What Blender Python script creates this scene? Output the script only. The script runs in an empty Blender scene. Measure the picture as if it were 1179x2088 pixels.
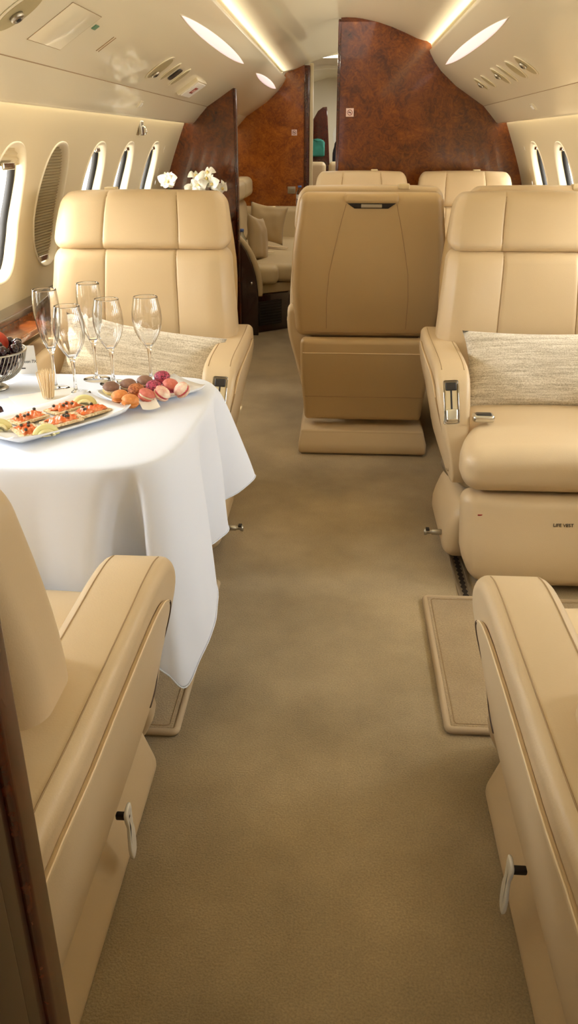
import bpy, bmesh, math, random
from mathutils import Vector, Matrix, noise
from mathutils.bvhtree import BVHTree
random.seed(7)
PI = math.pi
SC = bpy.context.scene
COL = SC.collection

# ------------------------------------------------------------------ materials
def srgb(h):
    h = h.lstrip('#'); out = []
    for i in (0, 2, 4):
        c = int(h[i:i+2], 16)/255
        out.append(c/12.92 if c <= .04045 else ((c+.055)/1.055)**2.4)
    return (out[0], out[1], out[2], 1)

def new_mat(name):
    m = bpy.data.materials.new(name); m.use_nodes = True
    nt = m.node_tree; nt.nodes.clear()
    o = nt.nodes.new('ShaderNodeOutputMaterial')
    b = nt.nodes.new('ShaderNodeBsdfPrincipled')
    nt.links.new(b.outputs[0], o.inputs[0])
    return m, nt, b

def N(nt, t, **kw):
    n = nt.nodes.new(t)
    for k, v in kw.items():
        if k in n.inputs: n.inputs[k].default_value = v
        else: setattr(n, k, v)
    return n

def ramp(nt, src, stops):
    r = nt.nodes.new('ShaderNodeValToRGB'); e = r.color_ramp.elements
    while len(e) < len(stops): e.new(.5)
    for i, (p, c) in enumerate(stops): e[i].position = p; e[i].color = c
    nt.links.new(src, r.inputs[0]); return r

def plain(name, col, rough=.5, metal=0, coat=0, emit=None, es=0, bump=0, bscale=200, sheen=0, var=0, vscale=3, sub=0):
    m, nt, b = new_mat(name)
    c = srgb(col)
    b.inputs['Base Color'].default_value = c
    b.inputs['Roughness'].default_value = rough
    b.inputs['Metallic'].default_value = metal
    b.inputs['Coat Weight'].default_value = coat
    b.inputs['Sheen Weight'].default_value = sheen
    if sub:
        b.inputs['Subsurface Weight'].default_value = sub
        b.inputs['Subsurface Scale'].default_value = .01
    if emit:
        b.inputs['Emission Color'].default_value = srgb(emit); b.inputs['Emission Strength'].default_value = es
    tc = N(nt, 'ShaderNodeTexCoord')
    if var:
        n = N(nt, 'ShaderNodeTexNoise', Scale=vscale, Detail=4.0)
        nt.links.new(tc.outputs['Object'], n.inputs['Vector'])
        lo = tuple(x*(1-var) for x in c[:3])+(1,); hi = tuple(min(1, x*(1+var)) for x in c[:3])+(1,)
        r = ramp(nt, n.outputs[0], [(.3, lo), (.7, hi)])
        nt.links.new(r.outputs[0], b.inputs['Base Color'])
    if bump:
        n = N(nt, 'ShaderNodeTexNoise', Scale=float(bscale), Detail=3.0)
        nt.links.new(tc.outputs['Object'], n.inputs['Vector'])
        bp = N(nt, 'ShaderNodeBump', Strength=bump, Distance=.001)
        nt.links.new(n.outputs[0], bp.inputs['Height']); nt.links.new(bp.outputs[0], b.inputs['Normal'])
    return m

M = {}
M['leather'] = plain('cream_leather', '#CDB691', .44, coat=.05, bump=.25, bscale=350, var=.035, vscale=2.5)
M['leather_back'] = plain('tan_leather', '#C0A477', .46, coat=.05, bump=.25, bscale=350, var=.03, vscale=2.5)
M['thread'] = plain('seam_thread', '#A08560', .7)
M['piping'] = plain('pale_piping', '#E6CFA8', .5)
M['plastic'] = plain('cream_plastic', '#D8C7A0', .35)
M['shell'] = plain('cabin_lining', '#E9DFC3', .30, coat=.35)
M['dish'] = plain('fitting_dish', '#A89A72', .45)
M['wallmat'] = plain('wall_lining', '#E3D5B3', .5, bump=.05, bscale=80)
M['rim'] = plain('window_rim', '#F3E9CF', .4)
M['gasket'] = plain('dark_gasket', '#1B1917', .6)
M['blind'] = plain('pleated_blind', '#A99A78', .8)
M['chrome'] = plain('chrome', '#D8D6D0', .18, metal=1)
M['silver'] = plain('brushed_silver', '#B9B4A8', .35, metal=1)
M['dark'] = plain('dark_recess', '#1C1410', .5)
M['darkplastic'] = plain('dark_plastic', '#2A2725', .35)
M['white'] = plain('white_plastic', '#EDEBE4', .4)
M['china'] = plain('white_china', '#F1F2F4', .15, coat=.3)
M['cloth'] = plain('white_linen', '#E2E8F4', .85, bump=.12, bscale=900, sheen=.15)
M['paper'] = plain('white_paper', '#F4F1EA', .8)
M['green'] = plain('green_plastic', '#5B8466', .5)
M['red'] = plain('sign_red', '#8E2A22', .5)
M['gapbrown'] = plain('panel_shadow_gap', '#4A3524', .7)
M['ink'] = plain('black_ink', '#25211E', .6)
M['pink'] = plain('pale_pink_plastic', '#F2D6CC', .4)
M['lens'] = plain('light_lens', '#F6E6E2', .4, emit='#FFE2E0', es=.85)
M['track'] = plain('track_metal', '#A79C88', .35, metal=.8)
M['seatgrey'] = plain('warm_grey_leather', '#C9B58D', .5, bump=.2, bscale=300)
M['pillow_plain'] = plain('taupe_cushion', '#B49C72', .55, sheen=.2)
M['matbind'] = plain('mat_binding', '#B7A283', .9, bump=.5, bscale=500)
M['petal'] = plain('white_petal', '#F3F0E2', .6, sub=.1)
M['leaf'] = plain('dark_leaf', '#2D3B22', .4)
M['teal'] = plain('teal_fabric', '#2E7F6E', .7, var=.25, vscale=12)
M['navy'] = plain('navy_fabric', '#15141F', .8)
M['sheet'] = plain('aft_lining', '#E4DEC8', .5)

def carpet_mat(name, a, b_, sc=1.4):
    m, nt, b = new_mat(name)
    tc = N(nt, 'ShaderNodeTexCoord')
    n1 = N(nt, 'ShaderNodeTexNoise', Scale=sc, Detail=5.0, Roughness=.6)
    nt.links.new(tc.outputs['Object'], n1.inputs['Vector'])
    n2 = N(nt, 'ShaderNodeTexNoise', Scale=260.0, Detail=2.0)
    nt.links.new(tc.outputs['Object'], n2.inputs['Vector'])
    r = ramp(nt, n1.outputs[0], [(.32, srgb(a)), (.68, srgb(b_))])
    r2 = ramp(nt, n2.outputs[0], [(.3, (.78, .78, .78, 1)), (.7, (1.12, 1.12, 1.12, 1))])
    mx = N(nt, 'ShaderNodeMix', data_type='RGBA', blend_type='MULTIPLY'); mx.inputs[0].default_value = 1
    nt.links.new(r.outputs[0], mx.inputs[6]); nt.links.new(r2.outputs[0], mx.inputs[7])
    nt.links.new(mx.outputs[2], b.inputs['Base Color'])
    b.inputs['Roughness'].default_value = .95; b.inputs['Sheen Weight'].default_value = .25
    b.inputs['Sheen Roughness'].default_value = .6
    bp = N(nt, 'ShaderNodeBump', Strength=.6, Distance=.003)
    nt.links.new(n2.outputs[0], bp.inputs['Height']); nt.links.new(bp.outputs[0], b.inputs['Normal'])
    return m
M['carpet'] = carpet_mat('beige_carpet', '#84714F', '#B9A47C')
M['mat'] = carpet_mat('mat_carpet', '#9C8560', '#AE9873', 5)

def burl_mat(name, cols, rough=.12):
    m, nt, b = new_mat(name)
    tc = N(nt, 'ShaderNodeTexCoord')
    n0 = N(nt, 'ShaderNodeTexNoise', Scale=3.2, Detail=6.0, Roughness=.65, Distortion=1.6)
    nt.links.new(tc.outputs['Object'], n0.inputs['Vector'])
    n1 = N(nt, 'ShaderNodeTexNoise', Scale=17.0, Detail=7.0, Roughness=.7, Distortion=3.0)
    nt.links.new(tc.outputs['Object'], n1.inputs['Vector'])
    v = N(nt, 'ShaderNodeTexVoronoi', Scale=55.0)
    nt.links.new(tc.outputs['Object'], v.inputs['Vector'])
    mx = N(nt, 'ShaderNodeMix', data_type='FLOAT'); mx.inputs[0].default_value = .5
    nt.links.new(n0.outputs[0], mx.inputs[2]); nt.links.new(n1.outputs[0], mx.inputs[3])
    r = ramp(nt, mx.outputs[0], [(.34, srgb(cols[0])), (.46, srgb(cols[1])), (.56, srgb(cols[2])), (.68, srgb(cols[3]))])
    r2 = ramp(nt, v.outputs['Distance'], [(.0, (.7, .6, .55, 1)), (.25, (1, 1, 1, 1))])
    m2 = N(nt, 'ShaderNodeMix', data_type='RGBA', blend_type='MULTIPLY'); m2.inputs[0].default_value = .6
    nt.links.new(r.outputs[0], m2.inputs[6]); nt.links.new(r2.outputs[0], m2.inputs[7])
    nt.links.new(m2.outputs[2], b.inputs['Base Color'])
    b.inputs['Roughness'].default_value = rough; b.inputs['Coat Weight'].default_value = .6; b.inputs['Coat Roughness'].default_value = .05
    return m
M['burl'] = burl_mat('burl_veneer', ['#3F1806', '#5E2B0A', '#7A3D0E', '#925014'], .22)
M['burl_rear_lit'] = burl_mat('burl_veneer_lit', ['#653010', '#8F4A10', '#AD6218', '#C2761F'], .25)  # same burl wood; brighter light at the rear is put into its colours
M['burl_side'] = burl_mat('burl_veneer_side', ['#371507', '#57270B', '#70340F', '#8A4615'], .2)
M['wood'] = burl_mat('walnut_trim', ['#2A0F07', '#421A0B', '#54230E', '#683012'], .2)
M['ledge'] = burl_mat('ledge_veneer', ['#4A1E0C', '#6E3411', '#8C4A18', '#A86022'], .25)
M['darkwood'] = burl_mat('dark_walnut', ['#1C0A08', '#270E0A', '#31120C', '#3E190F'], .25)

def weave_mat():
    m, nt, b = new_mat('woven_boucle')
    tc = N(nt, 'ShaderNodeTexCoord')
    mp = N(nt, 'ShaderNodeMapping'); mp.inputs['Scale'].default_value = (10, 10, 170)
    nt.links.new(tc.outputs['Object'], mp.inputs[0])
    n = N(nt, 'ShaderNodeTexNoise', Scale=1.0, Detail=3.0, Roughness=.7)
    nt.links.new(mp.outputs[0], n.inputs['Vector'])
    mp2 = N(nt, 'ShaderNodeMapping'); mp2.inputs['Scale'].default_value = (260, 60, 330)
    nt.links.new(tc.outputs['Object'], mp2.inputs[0])
    n2 = N(nt, 'ShaderNodeTexNoise', Scale=1.0, Detail=2.0)
    nt.links.new(mp2.outputs[0], n2.inputs['Vector'])
    mx = N(nt, 'ShaderNodeMix', data_type='FLOAT'); mx.inputs[0].default_value = .45
    nt.links.new(n.outputs[0], mx.inputs[2]); nt.links.new(n2.outputs[0], mx.inputs[3])
    r = ramp(nt, mx.outputs[0], [(.34, srgb('#9C927F')), (.47, srgb('#C6BCA8')), (.62, srgb('#E6DFD0'))])
    nt.links.new(r.outputs[0], b.inputs['Base Color'])
    b.inputs['Roughness'].default_value = .9; b.inputs['Sheen Weight'].default_value = .2
    bp = N(nt, 'ShaderNodeBump', Strength=.8, Distance=.002)
    nt.links.new(mx.outputs[0], bp.inputs['Height']); nt.links.new(bp.outputs[0], b.inputs['Normal'])
    return m
M['weave'] = weave_mat()

def glass_mat(name, col='#FFFFFF', ior=1.45, rough=0):
    m, nt, b = new_mat(name)
    b.inputs['Base Color'].default_value = srgb(col)
    b.inputs['Transmission Weight'].default_value = 1; b.inputs['IOR'].default_value = ior
    b.inputs['Roughness'].default_value = rough
    return m
M['glass'] = glass_mat('crystal_glass', ior=1.5)
def thin_glass():
    m = bpy.data.materials.new('thin_glass'); m.use_nodes = True; nt = m.node_tree; nt.nodes.clear()
    o = N(nt, 'ShaderNodeOutputMaterial'); t = N(nt, 'ShaderNodeBsdfTransparent'); g = N(nt, 'ShaderNodeBsdfGlossy', Roughness=.03)
    lw = N(nt, 'ShaderNodeLayerWeight', Blend=.12)
    x = N(nt, 'ShaderNodeMixShader'); nt.links.new(lw.outputs['Fresnel'], x.inputs[0])
    nt.links.new(t.outputs[0], x.inputs[1]); nt.links.new(g.outputs[0], x.inputs[2]); nt.links.new(x.outputs[0], o.inputs[0])
    return m
M['thin_glass'] = thin_glass()
M['bottle'] = glass_mat('clear_bottle', '#DDE8F2', 1.3)
M['cap'] = plain('blue_cap', '#4A68B0', .4)

def pane_mat():
    m = bpy.data.materials.new('window_pane'); m.use_nodes = True; nt = m.node_tree; nt.nodes.clear()
    o = N(nt, 'ShaderNodeOutputMaterial'); t = N(nt, 'ShaderNodeBsdfTransparent'); g = N(nt, 'ShaderNodeBsdfGlossy', Roughness=.02)
    x = N(nt, 'ShaderNodeMixShader'); x.inputs[0].default_value = .06
    nt.links.new(t.outputs[0], x.inputs[1]); nt.links.new(g.outputs[0], x.inputs[2]); nt.links.new(x.outputs[0], o.inputs[0])
    return m
M['pane'] = pane_mat()

def food(name, stops, scale, rough=.5, bump=.3, coat=0):
    m, nt, b = new_mat(name)
    tc = N(nt, 'ShaderNodeTexCoord')
    n = N(nt, 'ShaderNodeTexNoise', Scale=float(scale), Detail=4.0, Roughness=.6)
    nt.links.new(tc.outputs['Object'], n.inputs['Vector'])
    r = ramp(nt, n.outputs[0], [(p, srgb(c)) for p, c in stops])
    nt.links.new(r.outputs[0], b.inputs['Base Color']); b.inputs['Roughness'].default_value = rough
    b.inputs['Coat Weight'].default_value = coat
    bp = N(nt, 'ShaderNodeBump', Strength=bump, Distance=.001)
    nt.links.new(n.outputs[0], bp.inputs['Height']); nt.links.new(bp.outputs[0], b.inputs['Normal'])
    return m
M['salmon'] = food('smoked_salmon', [(.3, '#D2591C'), (.5, '#E9793A'), (.65, '#F5A878')], 90, .35, coat=.3)
M['crisp'] = food('rye_crispbread', [(.3, '#9C7446'), (.5, '#D8BE92'), (.7, '#EBDDC0')], 160, .9, .8)
M['lemon'] = food('lemon_flesh', [(.3, '#E4DA96'), (.7, '#F3EDC4')], 60, .4)
M['rind'] = plain('lemon_rind', '#E6DF9C', .5)
M['caper'] = plain('dark_caper', '#3B3322', .4)
M['peach'] = food('peach_skin', [(.3, '#A81F14'), (.55, '#D04A22'), (.7, '#E88A3E')], 18, .5, .05)
M['cherry'] = plain('dark_cherry', '#2C0A12', .15, coat=.6)
M['pick'] = plain('toothpick_wood', '#E8CFA4', .7)
M['mac_brown'] = food('mocha_shell', [(.3, '#7A5544'), (.7, '#94705C')], 120, .6, .2)
M['mac_orange'] = food('apricot_shell', [(.3, '#C97434'), (.7, '#E39A56')], 120, .6, .2)
M['mac_rust'] = food('caramel_shell', [(.4, '#8A4522'), (.6, '#C87D4A')], 220, .6, .5)
M['mac_pink'] = food('rose_shell', [(.3, '#C4604F'), (.7, '#DA8272')], 120, .6, .2)
M['mac_berry'] = food('speckled_berry_shell', [(.42, '#3E1022'), (.5, '#B03A58'), (.7, '#CE6279')], 260, .6, .5)
M['mac_cream'] = food('pale_pink_shell', [(.35, '#DE9C8C'), (.6, '#F3DEC4')], 40, .6, .2)
M['mac_yellow'] = food('lemon_shell', [(.3, '#D8BC6A'), (.7, '#EBD795')], 120, .6, .2)
M['fill_a'] = plain('pale_filling', '#EBD9B8', .6)
M['fill_b'] = plain('pink_filling', '#C24C56', .6)
M['fill_c'] = plain('orange_filling', '#D98A3A', .6)

# ------------------------------------------------------------------ mesh helpers
def link(name, bm, mat, parent=None, smooth=True):
    me = bpy.data.meshes.new(name)
    bm.normal_update()
    bm.to_mesh(me); bm.free()
    if smooth:
        for p in me.polygons: p.use_smooth = True
    me.materials.append(M[mat] if isinstance(mat, str) else mat)
    o = bpy.data.objects.new(name, me); COL.objects.link(o)
    if parent: o.parent = parent
    return o

def empty(name, label, cat, loc=(0, 0, 0), rz=0, group=None):
    o = bpy.data.objects.new(name, None); COL.objects.link(o)
    o.empty_display_size = .05
    o.location = loc; o.rotation_euler = (0, 0, rz)
    return tag(o, label, cat, group)

def tag(o, label, cat, group=None):
    o['label'] = label; o['category'] = cat
    if group: o['group'] = group
    return o

def struct(o):
    o['kind'] = 'structure'; return o

def copy_tree(o, parent=None):
    c = o.copy(); COL.objects.link(c); c.parent = parent
    for ch in list(o.children): copy_tree(ch, c)
    return c

def join(bms):
    out = bmesh.new()
    for b in bms:
        mp = {}
        for v in b.verts: mp[v] = out.verts.new(v.co)
        for f in b.faces:
            try: out.faces.new([mp[v] for v in f.verts])
            except ValueError: pass
        b.free()
    return out

def xf(bm, m):
    bmesh.ops.transform(bm, matrix=m, verts=bm.verts); return bm

def T(x, y, z): return Matrix.Translation((x, y, z))
def R(a, ax): return Matrix.Rotation(a, 4, ax)
def S(x, y, z): return Matrix.Diagonal((x, y, z, 1))

def _axis(h, r, k, m, extra):
    """grid values: (inner, dir)"""
    out = []
    for i in range(k): out.append((-(h-r), -math.tan(PI/4*(1-i/k))))
    inner = sorted(set([round(-(h-r)+2*(h-r)*i/m, 5) for i in range(m+1)]+[round(e, 5) for e in extra if abs(e) < h-r]))
    for e in inner: out.append((e, 0.0))
    for i in range(1, k+1): out.append((h-r, math.tan(PI/4*i/k)))
    return out

def rbox(hx, hy, hz, r, k=3, m=(3, 3, 3), xs=(), ys=(), zs=(), c=(0, 0, 0), f=None):
    r = min(r, hx*.999, hy*.999, hz*.999)
    A = [_axis(hx, r, k, m[0], xs), _axis(hy, r, k, m[1], ys), _axis(hz, r, k, m[2], zs)]
    H = (hx, hy, hz)
    bm = bmesh.new(); cache = {}
    def vert(inn, d):
        d = Vector(d); d.normalize()
        p = Vector(inn)+d*r
        key = (round(p.x, 5), round(p.y, 5), round(p.z, 5))
        if key not in cache: cache[key] = bm.verts.new(p)
        return cache[key]
    for a in range(3):
        u, v = (a+1) % 3, (a+2) % 3
        for s in (-1, 1):
            g = []
            for (ui, ud) in A[u]:
                row = []
                for (vi, vd) in A[v]:
                    inn = [0, 0, 0]; d = [0, 0, 0]
                    inn[a] = s*(H[a]-r); d[a] = s
                    inn[u] = ui; d[u] = ud; inn[v] = vi; d[v] = vd
                    row.append(vert(inn, d))
                g.append(row)
            for i in range(len(g)-1):
                for j in range(len(g[0])-1):
                    q = [g[i][j], g[i+1][j], g[i+1][j+1], g[i][j+1]]
                    if s < 0: q.reverse()
                    q2 = []
                    for w in q:
                        if w not in q2: q2.append(w)
                    if len(q2) > 2:
                        try: bm.faces.new(q2)
                        except ValueError: pass
    if f:
        for v in bm.verts: v.co = Vector(f(v.co))
    if c != (0, 0, 0):
        for v in bm.verts: v.co += Vector(c)
    return bm

def catmull(pts, n=6, closed=True):
    P = [Vector(p) for p in pts]; L = len(P); out = []
    rng = range(L) if closed else range(L-1)
    for i in rng:
        if closed: p0, p1, p2, p3 = P[i-1], P[i], P[(i+1) % L], P[(i+2) % L]
        else: p0, p1, p2, p3 = P[max(i-1, 0)], P[i], P[i+1], P[min(i+2, L-1)]
        for j in range(n):
            t = j/n
            out.append(.5*((2*p1)+(p2-p0)*t+(2*p0-5*p1+4*p2-p3)*t*t+(3*p1-p0-3*p2+p3)*t**3))
    if not closed: out.append(P[-1])
    return out

def inset2d(pts, d):
    n = len(pts); out = []
    area = sum(pts[i][0]*pts[(i+1) % n][1]-pts[(i+1) % n][0]*pts[i][1] for i in range(n))
    sg = 1 if area > 0 else -1
    for i in range(n):
        a = Vector(pts[i-1][:2]); b = Vector(pts[i][:2]); c = Vector(pts[(i+1) % n][:2])
        e1 = (b-a); e2 = (c-b)
        if e1.length < 1e-9: e1 = e2
        if e2.length < 1e-9: e2 = e1
        e1.normalize(); e2.normalize()
        n1 = Vector((-e1.y, e1.x)); n2 = Vector((-e2.y, e2.x))
        nn = n1+n2
        if nn.length < 1e-6: nn = n1
        nn.normalize(); k = max(.5, nn.dot(n1))
        out.append(b+nn*sg*d/k)
    return out

def slab(pts, t0, t1, r=.01, k=3, to3=lambda a, b, t: (t, a, b), flat=.006):
    """extrude a closed 2D outline from t0 to t1 with rounded rims"""
    rings = []
    h = t1-t0; r = min(r, h/2*.98)
    for i in range(k+1):
        a = PI/2*i/k
        rings.append((inset2d(pts, r*(1-math.sin(a))), t0+r*(1-math.cos(a))))
    for i in range(k+1):
        a = PI/2*i/k
        rings.append((inset2d(pts, r*(1-math.cos(a))), t1-r*(1-math.sin(a))))
    rings = [(inset2d(pts, r+flat), t0)]+rings+[(inset2d(pts, r+flat), t1)]
    bm = bmesh.new(); V = []
    for ring, t in rings: V.append([bm.verts.new(to3(p[0], p[1], t)) for p in ring])
    n = len(pts)
    for a, b in zip(V, V[1:]):
        for i in range(n): bm.faces.new((a[i], a[(i+1) % n], b[(i+1) % n], b[i]))
    bm.faces.new(V[0][::-1]); bm.faces.new(V[-1])
    bmesh.ops.triangulate(bm, faces=[f for f in bm.faces if len(f.verts) > 4])
    bmesh.ops.recalc_face_normals(bm, faces=bm.faces)
    return bm

def tube(pts, r, n=6, closed=False, flat=None, cap=True):
    P = [Vector(p) for p in pts]; bm = bmesh.new(); L = len(P); V = []
    up = Vector((0, 0, 1)); prev = None
    for i, p in enumerate(P):
        if closed: t = P[(i+1) % L]-P[i-1]
        else: t = P[min(i+1, L-1)]-P[max(i-1, 0)]
        if t.length < 1e-9: t = Vector((0, 0, 1))
        t.normalize()
        if prev is None:
            a = up.cross(t) if abs(t.z) < .95 else Vector((1, 0, 0)).cross(t)
        else: a = prev-t*prev.dot(t)
        a.normalize(); prev = a; b = t.cross(a)
        rr = r(i/(L-1)) if callable(r) else r
        V.append([bm.verts.new(p+a*math.cos(2*PI*j/n)*rr+b*math.sin(2*PI*j/n)*rr*(flat or 1)) for j in range(n)])
    for i in range(L if closed else L-1):
        a, b = V[i], V[(i+1) % L]
        for j in range(n): bm.faces.new((a[j], a[(j+1) % n], b[(j+1) % n], b[j]))
    if not closed and cap: bm.faces.new(V[0][::-1]); bm.faces.new(V[-1])
    return bm

def lathe(prof, n=32, f=None, closed=False):
    bm = bmesh.new(); V = []
    for (r, z) in prof:
        if r < 1e-6: V.append([bm.verts.new((0, 0, z))])
        else:
            row = []
            for j in range(n):
                a = 2*PI*j/n; rr = r if f is None else f(r, z, a)
                row.append(bm.verts.new((rr*math.cos(a), rr*math.sin(a), z)))
            V.append(row)
    for a, b in zip(V, V[1:]+([V[0]] if closed else [])):
        for j in range(n):
            q = [a[j % len(a)], a[(j+1) % len(a)], b[(j+1) % len(b)], b[j % len(b)]]
            u = []
            for w in q:
                if w not in u: u.append(w)
            if len(u) > 2:
                try: bm.faces.new(u)
                except ValueError: pass
    bmesh.ops.recalc_face_normals(bm, faces=bm.faces)
    return bm

def ss(a, b, x):
    t = max(0, min(1, (x-a)/(b-a))); return t*t*(3-2*t)

def surf_line(obj, pts, axis, r, lift=0.0, n=5, step=.012):
    """drop a polyline on an object along an axis and return a tube lying on it (object space)"""
    bm = bmesh.new(); bm.from_mesh(obj.data); tr = BVHTree.FromBMesh(bm); bm.free()
    P = [Vector(p) for p in pts]; Q = []
    for a, b in zip(P, P[1:]):
        k = max(1, int((b-a).length/step))
        for i in range(k): Q.append(a.lerp(b, i/k))
    Q.append(P[-1]); ax = Vector(axis); out = []
    for q in Q:
        h = tr.ray_cast(q-ax*1.0, ax)
        if h[0] is not None: out.append(h[0]-ax*lift)
    if len(out) < 2: out = Q
    return tube(out, r, n)
# light strengths
K_COVE, K_WASH, K_WIN, K_LENS, K_CEIL, K_REAR, K_FRONT, K_DOOR, K_SUN, K_WORLD, EXPO = .6, .7, 10.0, 1.5, 4.0, 8.0, .1, 4.0, 14.0, 7.0, -.28
# ------------------------------------------------------------------ cabin shell
PROF = [(0, 1.924), (.05, 1.922), (.098, 1.916), (.19, 1.898), (.276, 1.872), (.355, 1.842), (.426, 1.812), (.47, 1.800), (.52, 1.792)]
PSU = [(.500, 1.770), (.512, 1.735), (.540, 1.690), (.585, 1.638), (.68, 1.558), (.77, 1.502), (.858, 1.448)]
VAL = [(.858, 1.448), (.90, 1.405), (.945, 1.357), (.955, 1.350), (.962, 1.358), (.955, 1.375)]
WALLP = [(1.003, 1.375), (1.012, 1.345), (1.045, 1.268), (1.078, 1.188), (1.115, 1.09), (1.147, .994), (1.164, .90), (1.172, .80), (1.176, .70)]
Y0, YB, YR, YA = -1.3, 5.64, 7.9, 10.4
def wx(z):
    for (a, b), (c, d) in zip(WALLP, WALLP[1:]):
        if d <= z <= b: return c+(a-c)*(z-d)/(b-d)
    return WALLP[-1][0] if z < .9 else WALLP[0][0]

def sheet(prof, s, ya, yb, ny=2, thick=0):
    bm = bmesh.new(); V = []
    for i in range(ny+1):
        y = ya+(yb-ya)*i/ny
        V.append([bm.verts.new((s*x, y, z)) for x, z in prof])
    for a, b in zip(V, V[1:]):
        for j in range(len(prof)-1): bm.faces.new((a[j], a[j+1], b[j+1], b[j]))
    return bm

def box(x0, x1, y0, y1, z0, z1, r=.004, k=2):
    return rbox(abs(x1-x0)/2, abs(y1-y0)/2, abs(z1-z0)/2, r, k, (1, 1, 1), c=((x0+x1)/2, (y0+y1)/2, (z0+z1)/2))

struct(link('floor', box(-1.3, 1.3, Y0-.1, YA, -.06, 0, .002), 'carpet'))
full = [(-x, z) for x, z in reversed(PROF)][:-1]+PROF
# cove troughs close the headliner behind the light strips
full = [(-.62, 1.80), (-.60, 1.742), (-.49, 1.742), (-.478, 1.775)][:0]+full
hl = [(-.56, 1.93), (-.56, 1.815), (-.50, 1.80)]
o = struct(link('ceiling', sheet(full, 1, Y0, YR, 4), 'shell'))
for s, nm in ((-1, 'left'), (1, 'right')):
    o = struct(link('ceiling_cove_'+nm, sheet([(.52, 1.792), (.556, 1.788), (.562, 1.765), (.548, 1.748), (.530, 1.742)], s, Y0, YR), 'shell', smooth=False))
    o = struct(link('wall_%s_overhead' % nm, sheet([(.530, 1.742), (.518, 1.752), (.507, 1.750)]+PSU[1:], s, Y0, YR, 4), 'shell'))
    o = struct(link('wall_%s_valance' % nm, sheet(VAL, s, Y0, YR, 4), 'shell'))
    struct(link('wall_%s_wash_slot' % nm, sheet([(.955, 1.375), (.955, 1.395), (1.003, 1.395), (1.003, 1.375)], s, Y0, YR), 'shell', smooth=False))
    struct(link('trim_seam_'+nm, tube([(s*.8585, Y0, 1.4475), (s*.8585, YB, 1.4475)], .0016, 5), 'thread'))
# outer hull keeps daylight out except through the windows
hull = [(-1.36, .2), (-1.36, .72), (-1.33, 1.0), (-1.2, 1.45), (-.95, 1.85), (-.5, 2.08), (0, 2.14), (.5, 2.08), (.95, 1.85), (1.2, 1.45), (1.33, 1.0), (1.36, .72), (1.36, .2)]
struct(link('ceiling_outer_skin', sheet(hull[4:-4], 1, Y0-.05, YA+.05, 1), 'shell'))

WIN = [.10, .64, 1.17, 1.70, 2.27, 2.82, 3.29, 3.84, 4.38, 4.99]
WINR = WIN[:-2]+[4.45, 5.03]
WZ, WHY, WHZ = 1.024, .152, .218
def wring(cy, n=48, e=2.5, sy=WHY, sz=WHZ):
    out = []
    for i in range(n):
        a = 2*PI*i/n; c, s_ = math.cos(a), math.sin(a)
        out.append((cy+sy*math.copysign(abs(c)**(2/e), c), WZ+sz*math.copysign(abs(s_)**(2/e), s_)))
    return out

def wall_side(s, nm, wins):
    bm = bmesh.new()
    zt, zb = 1.300, .775
    up = [(x, z) for x, z in WALLP if z > zt+.001]+[(wx(zt), zt)]
    dn = [(wx(zb), zb)]+[(x, z) for x, z in WALLP if z < zb-.001]
    edges = [Y0]
    for i, w in enumerate(wins):
        a = (wins[i-1]+w)/2 if i else w-.27
        b = (w+wins[i+1])/2 if i < len(wins)-1 else w+.27
        ring = wring(w); n = len(ring); V = []
        for k in range(6):
            t = k/5; row = []
            for (y, z) in ring:
                dy, dz = y-w, z-WZ
                q = min([(b-w)/dy if dy > 1e-6 else 1e9, (w-a)/-dy if dy < -1e-6 else 1e9, (zt-WZ)/dz if dz > 1e-6 else 1e9, (WZ-zb)/-dz if dz < -1e-6 else 1e9])
                yy = y+(w+dy*q-y)*t; zz = z+(WZ+dz*q-z)*t
                row.append(bm.verts.new((s*wx(zz), yy, zz)))
            V.append(row)
        for p, q_ in zip(V, V[1:]):
            for j in range(n): bm.faces.new((p[j], p[(j+1) % n], q_[(j+1) % n], q_[j]))
        for (cy, cz) in ((a, zt), (b, zt), (b, zb), (a, zb)):
            v = min(V[-1], key=lambda v: (v.co.y-cy)**2+(v.co.z-cz)**2)
            v.co = (s*wx(cz), cy, cz)
    a = wins[0]-.27; b = wins[-1]+.27
    zs = [zt-(zt-zb)*i/8 for i in range(9)]
    for (ya, yb) in ((Y0, a), (b, YR)):
        V = [[bm.verts.new((s*wx(z), y, z)) for z in zs] for y in (ya, yb)]
        for j in range(8): bm.faces.new((V[0][j], V[0][j+1], V[1][j+1], V[1][j]))
    for pr in (up, dn):
        V = [[bm.verts.new((s*x, y, z)) for x, z in pr] for y in (Y0, YR)]
        for j in range(len(pr)-1): bm.faces.new((V[0][j], V[0][j+1], V[1][j+1], V[1][j]))
    # lower wall down to the floor
    low = [(1.176, .70), (1.176, .60), (1.165, .3), (1.15, .0)]
    V = [[bm.verts.new((s*x, y, z)) for x, z in low] for y in (Y0, YR)]
    for j in range(3): bm.faces.new((V[0][j], V[0][j+1], V[1][j+1], V[1][j]))
    # straight seal at cell joints
    bmesh.ops.remove_doubles(bm, verts=bm.verts, dist=.0002)
    bmesh.ops.recalc_face_normals(bm, faces=bm.faces)
    struct(link('wall_'+nm, bm, 'wallmat'))

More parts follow.
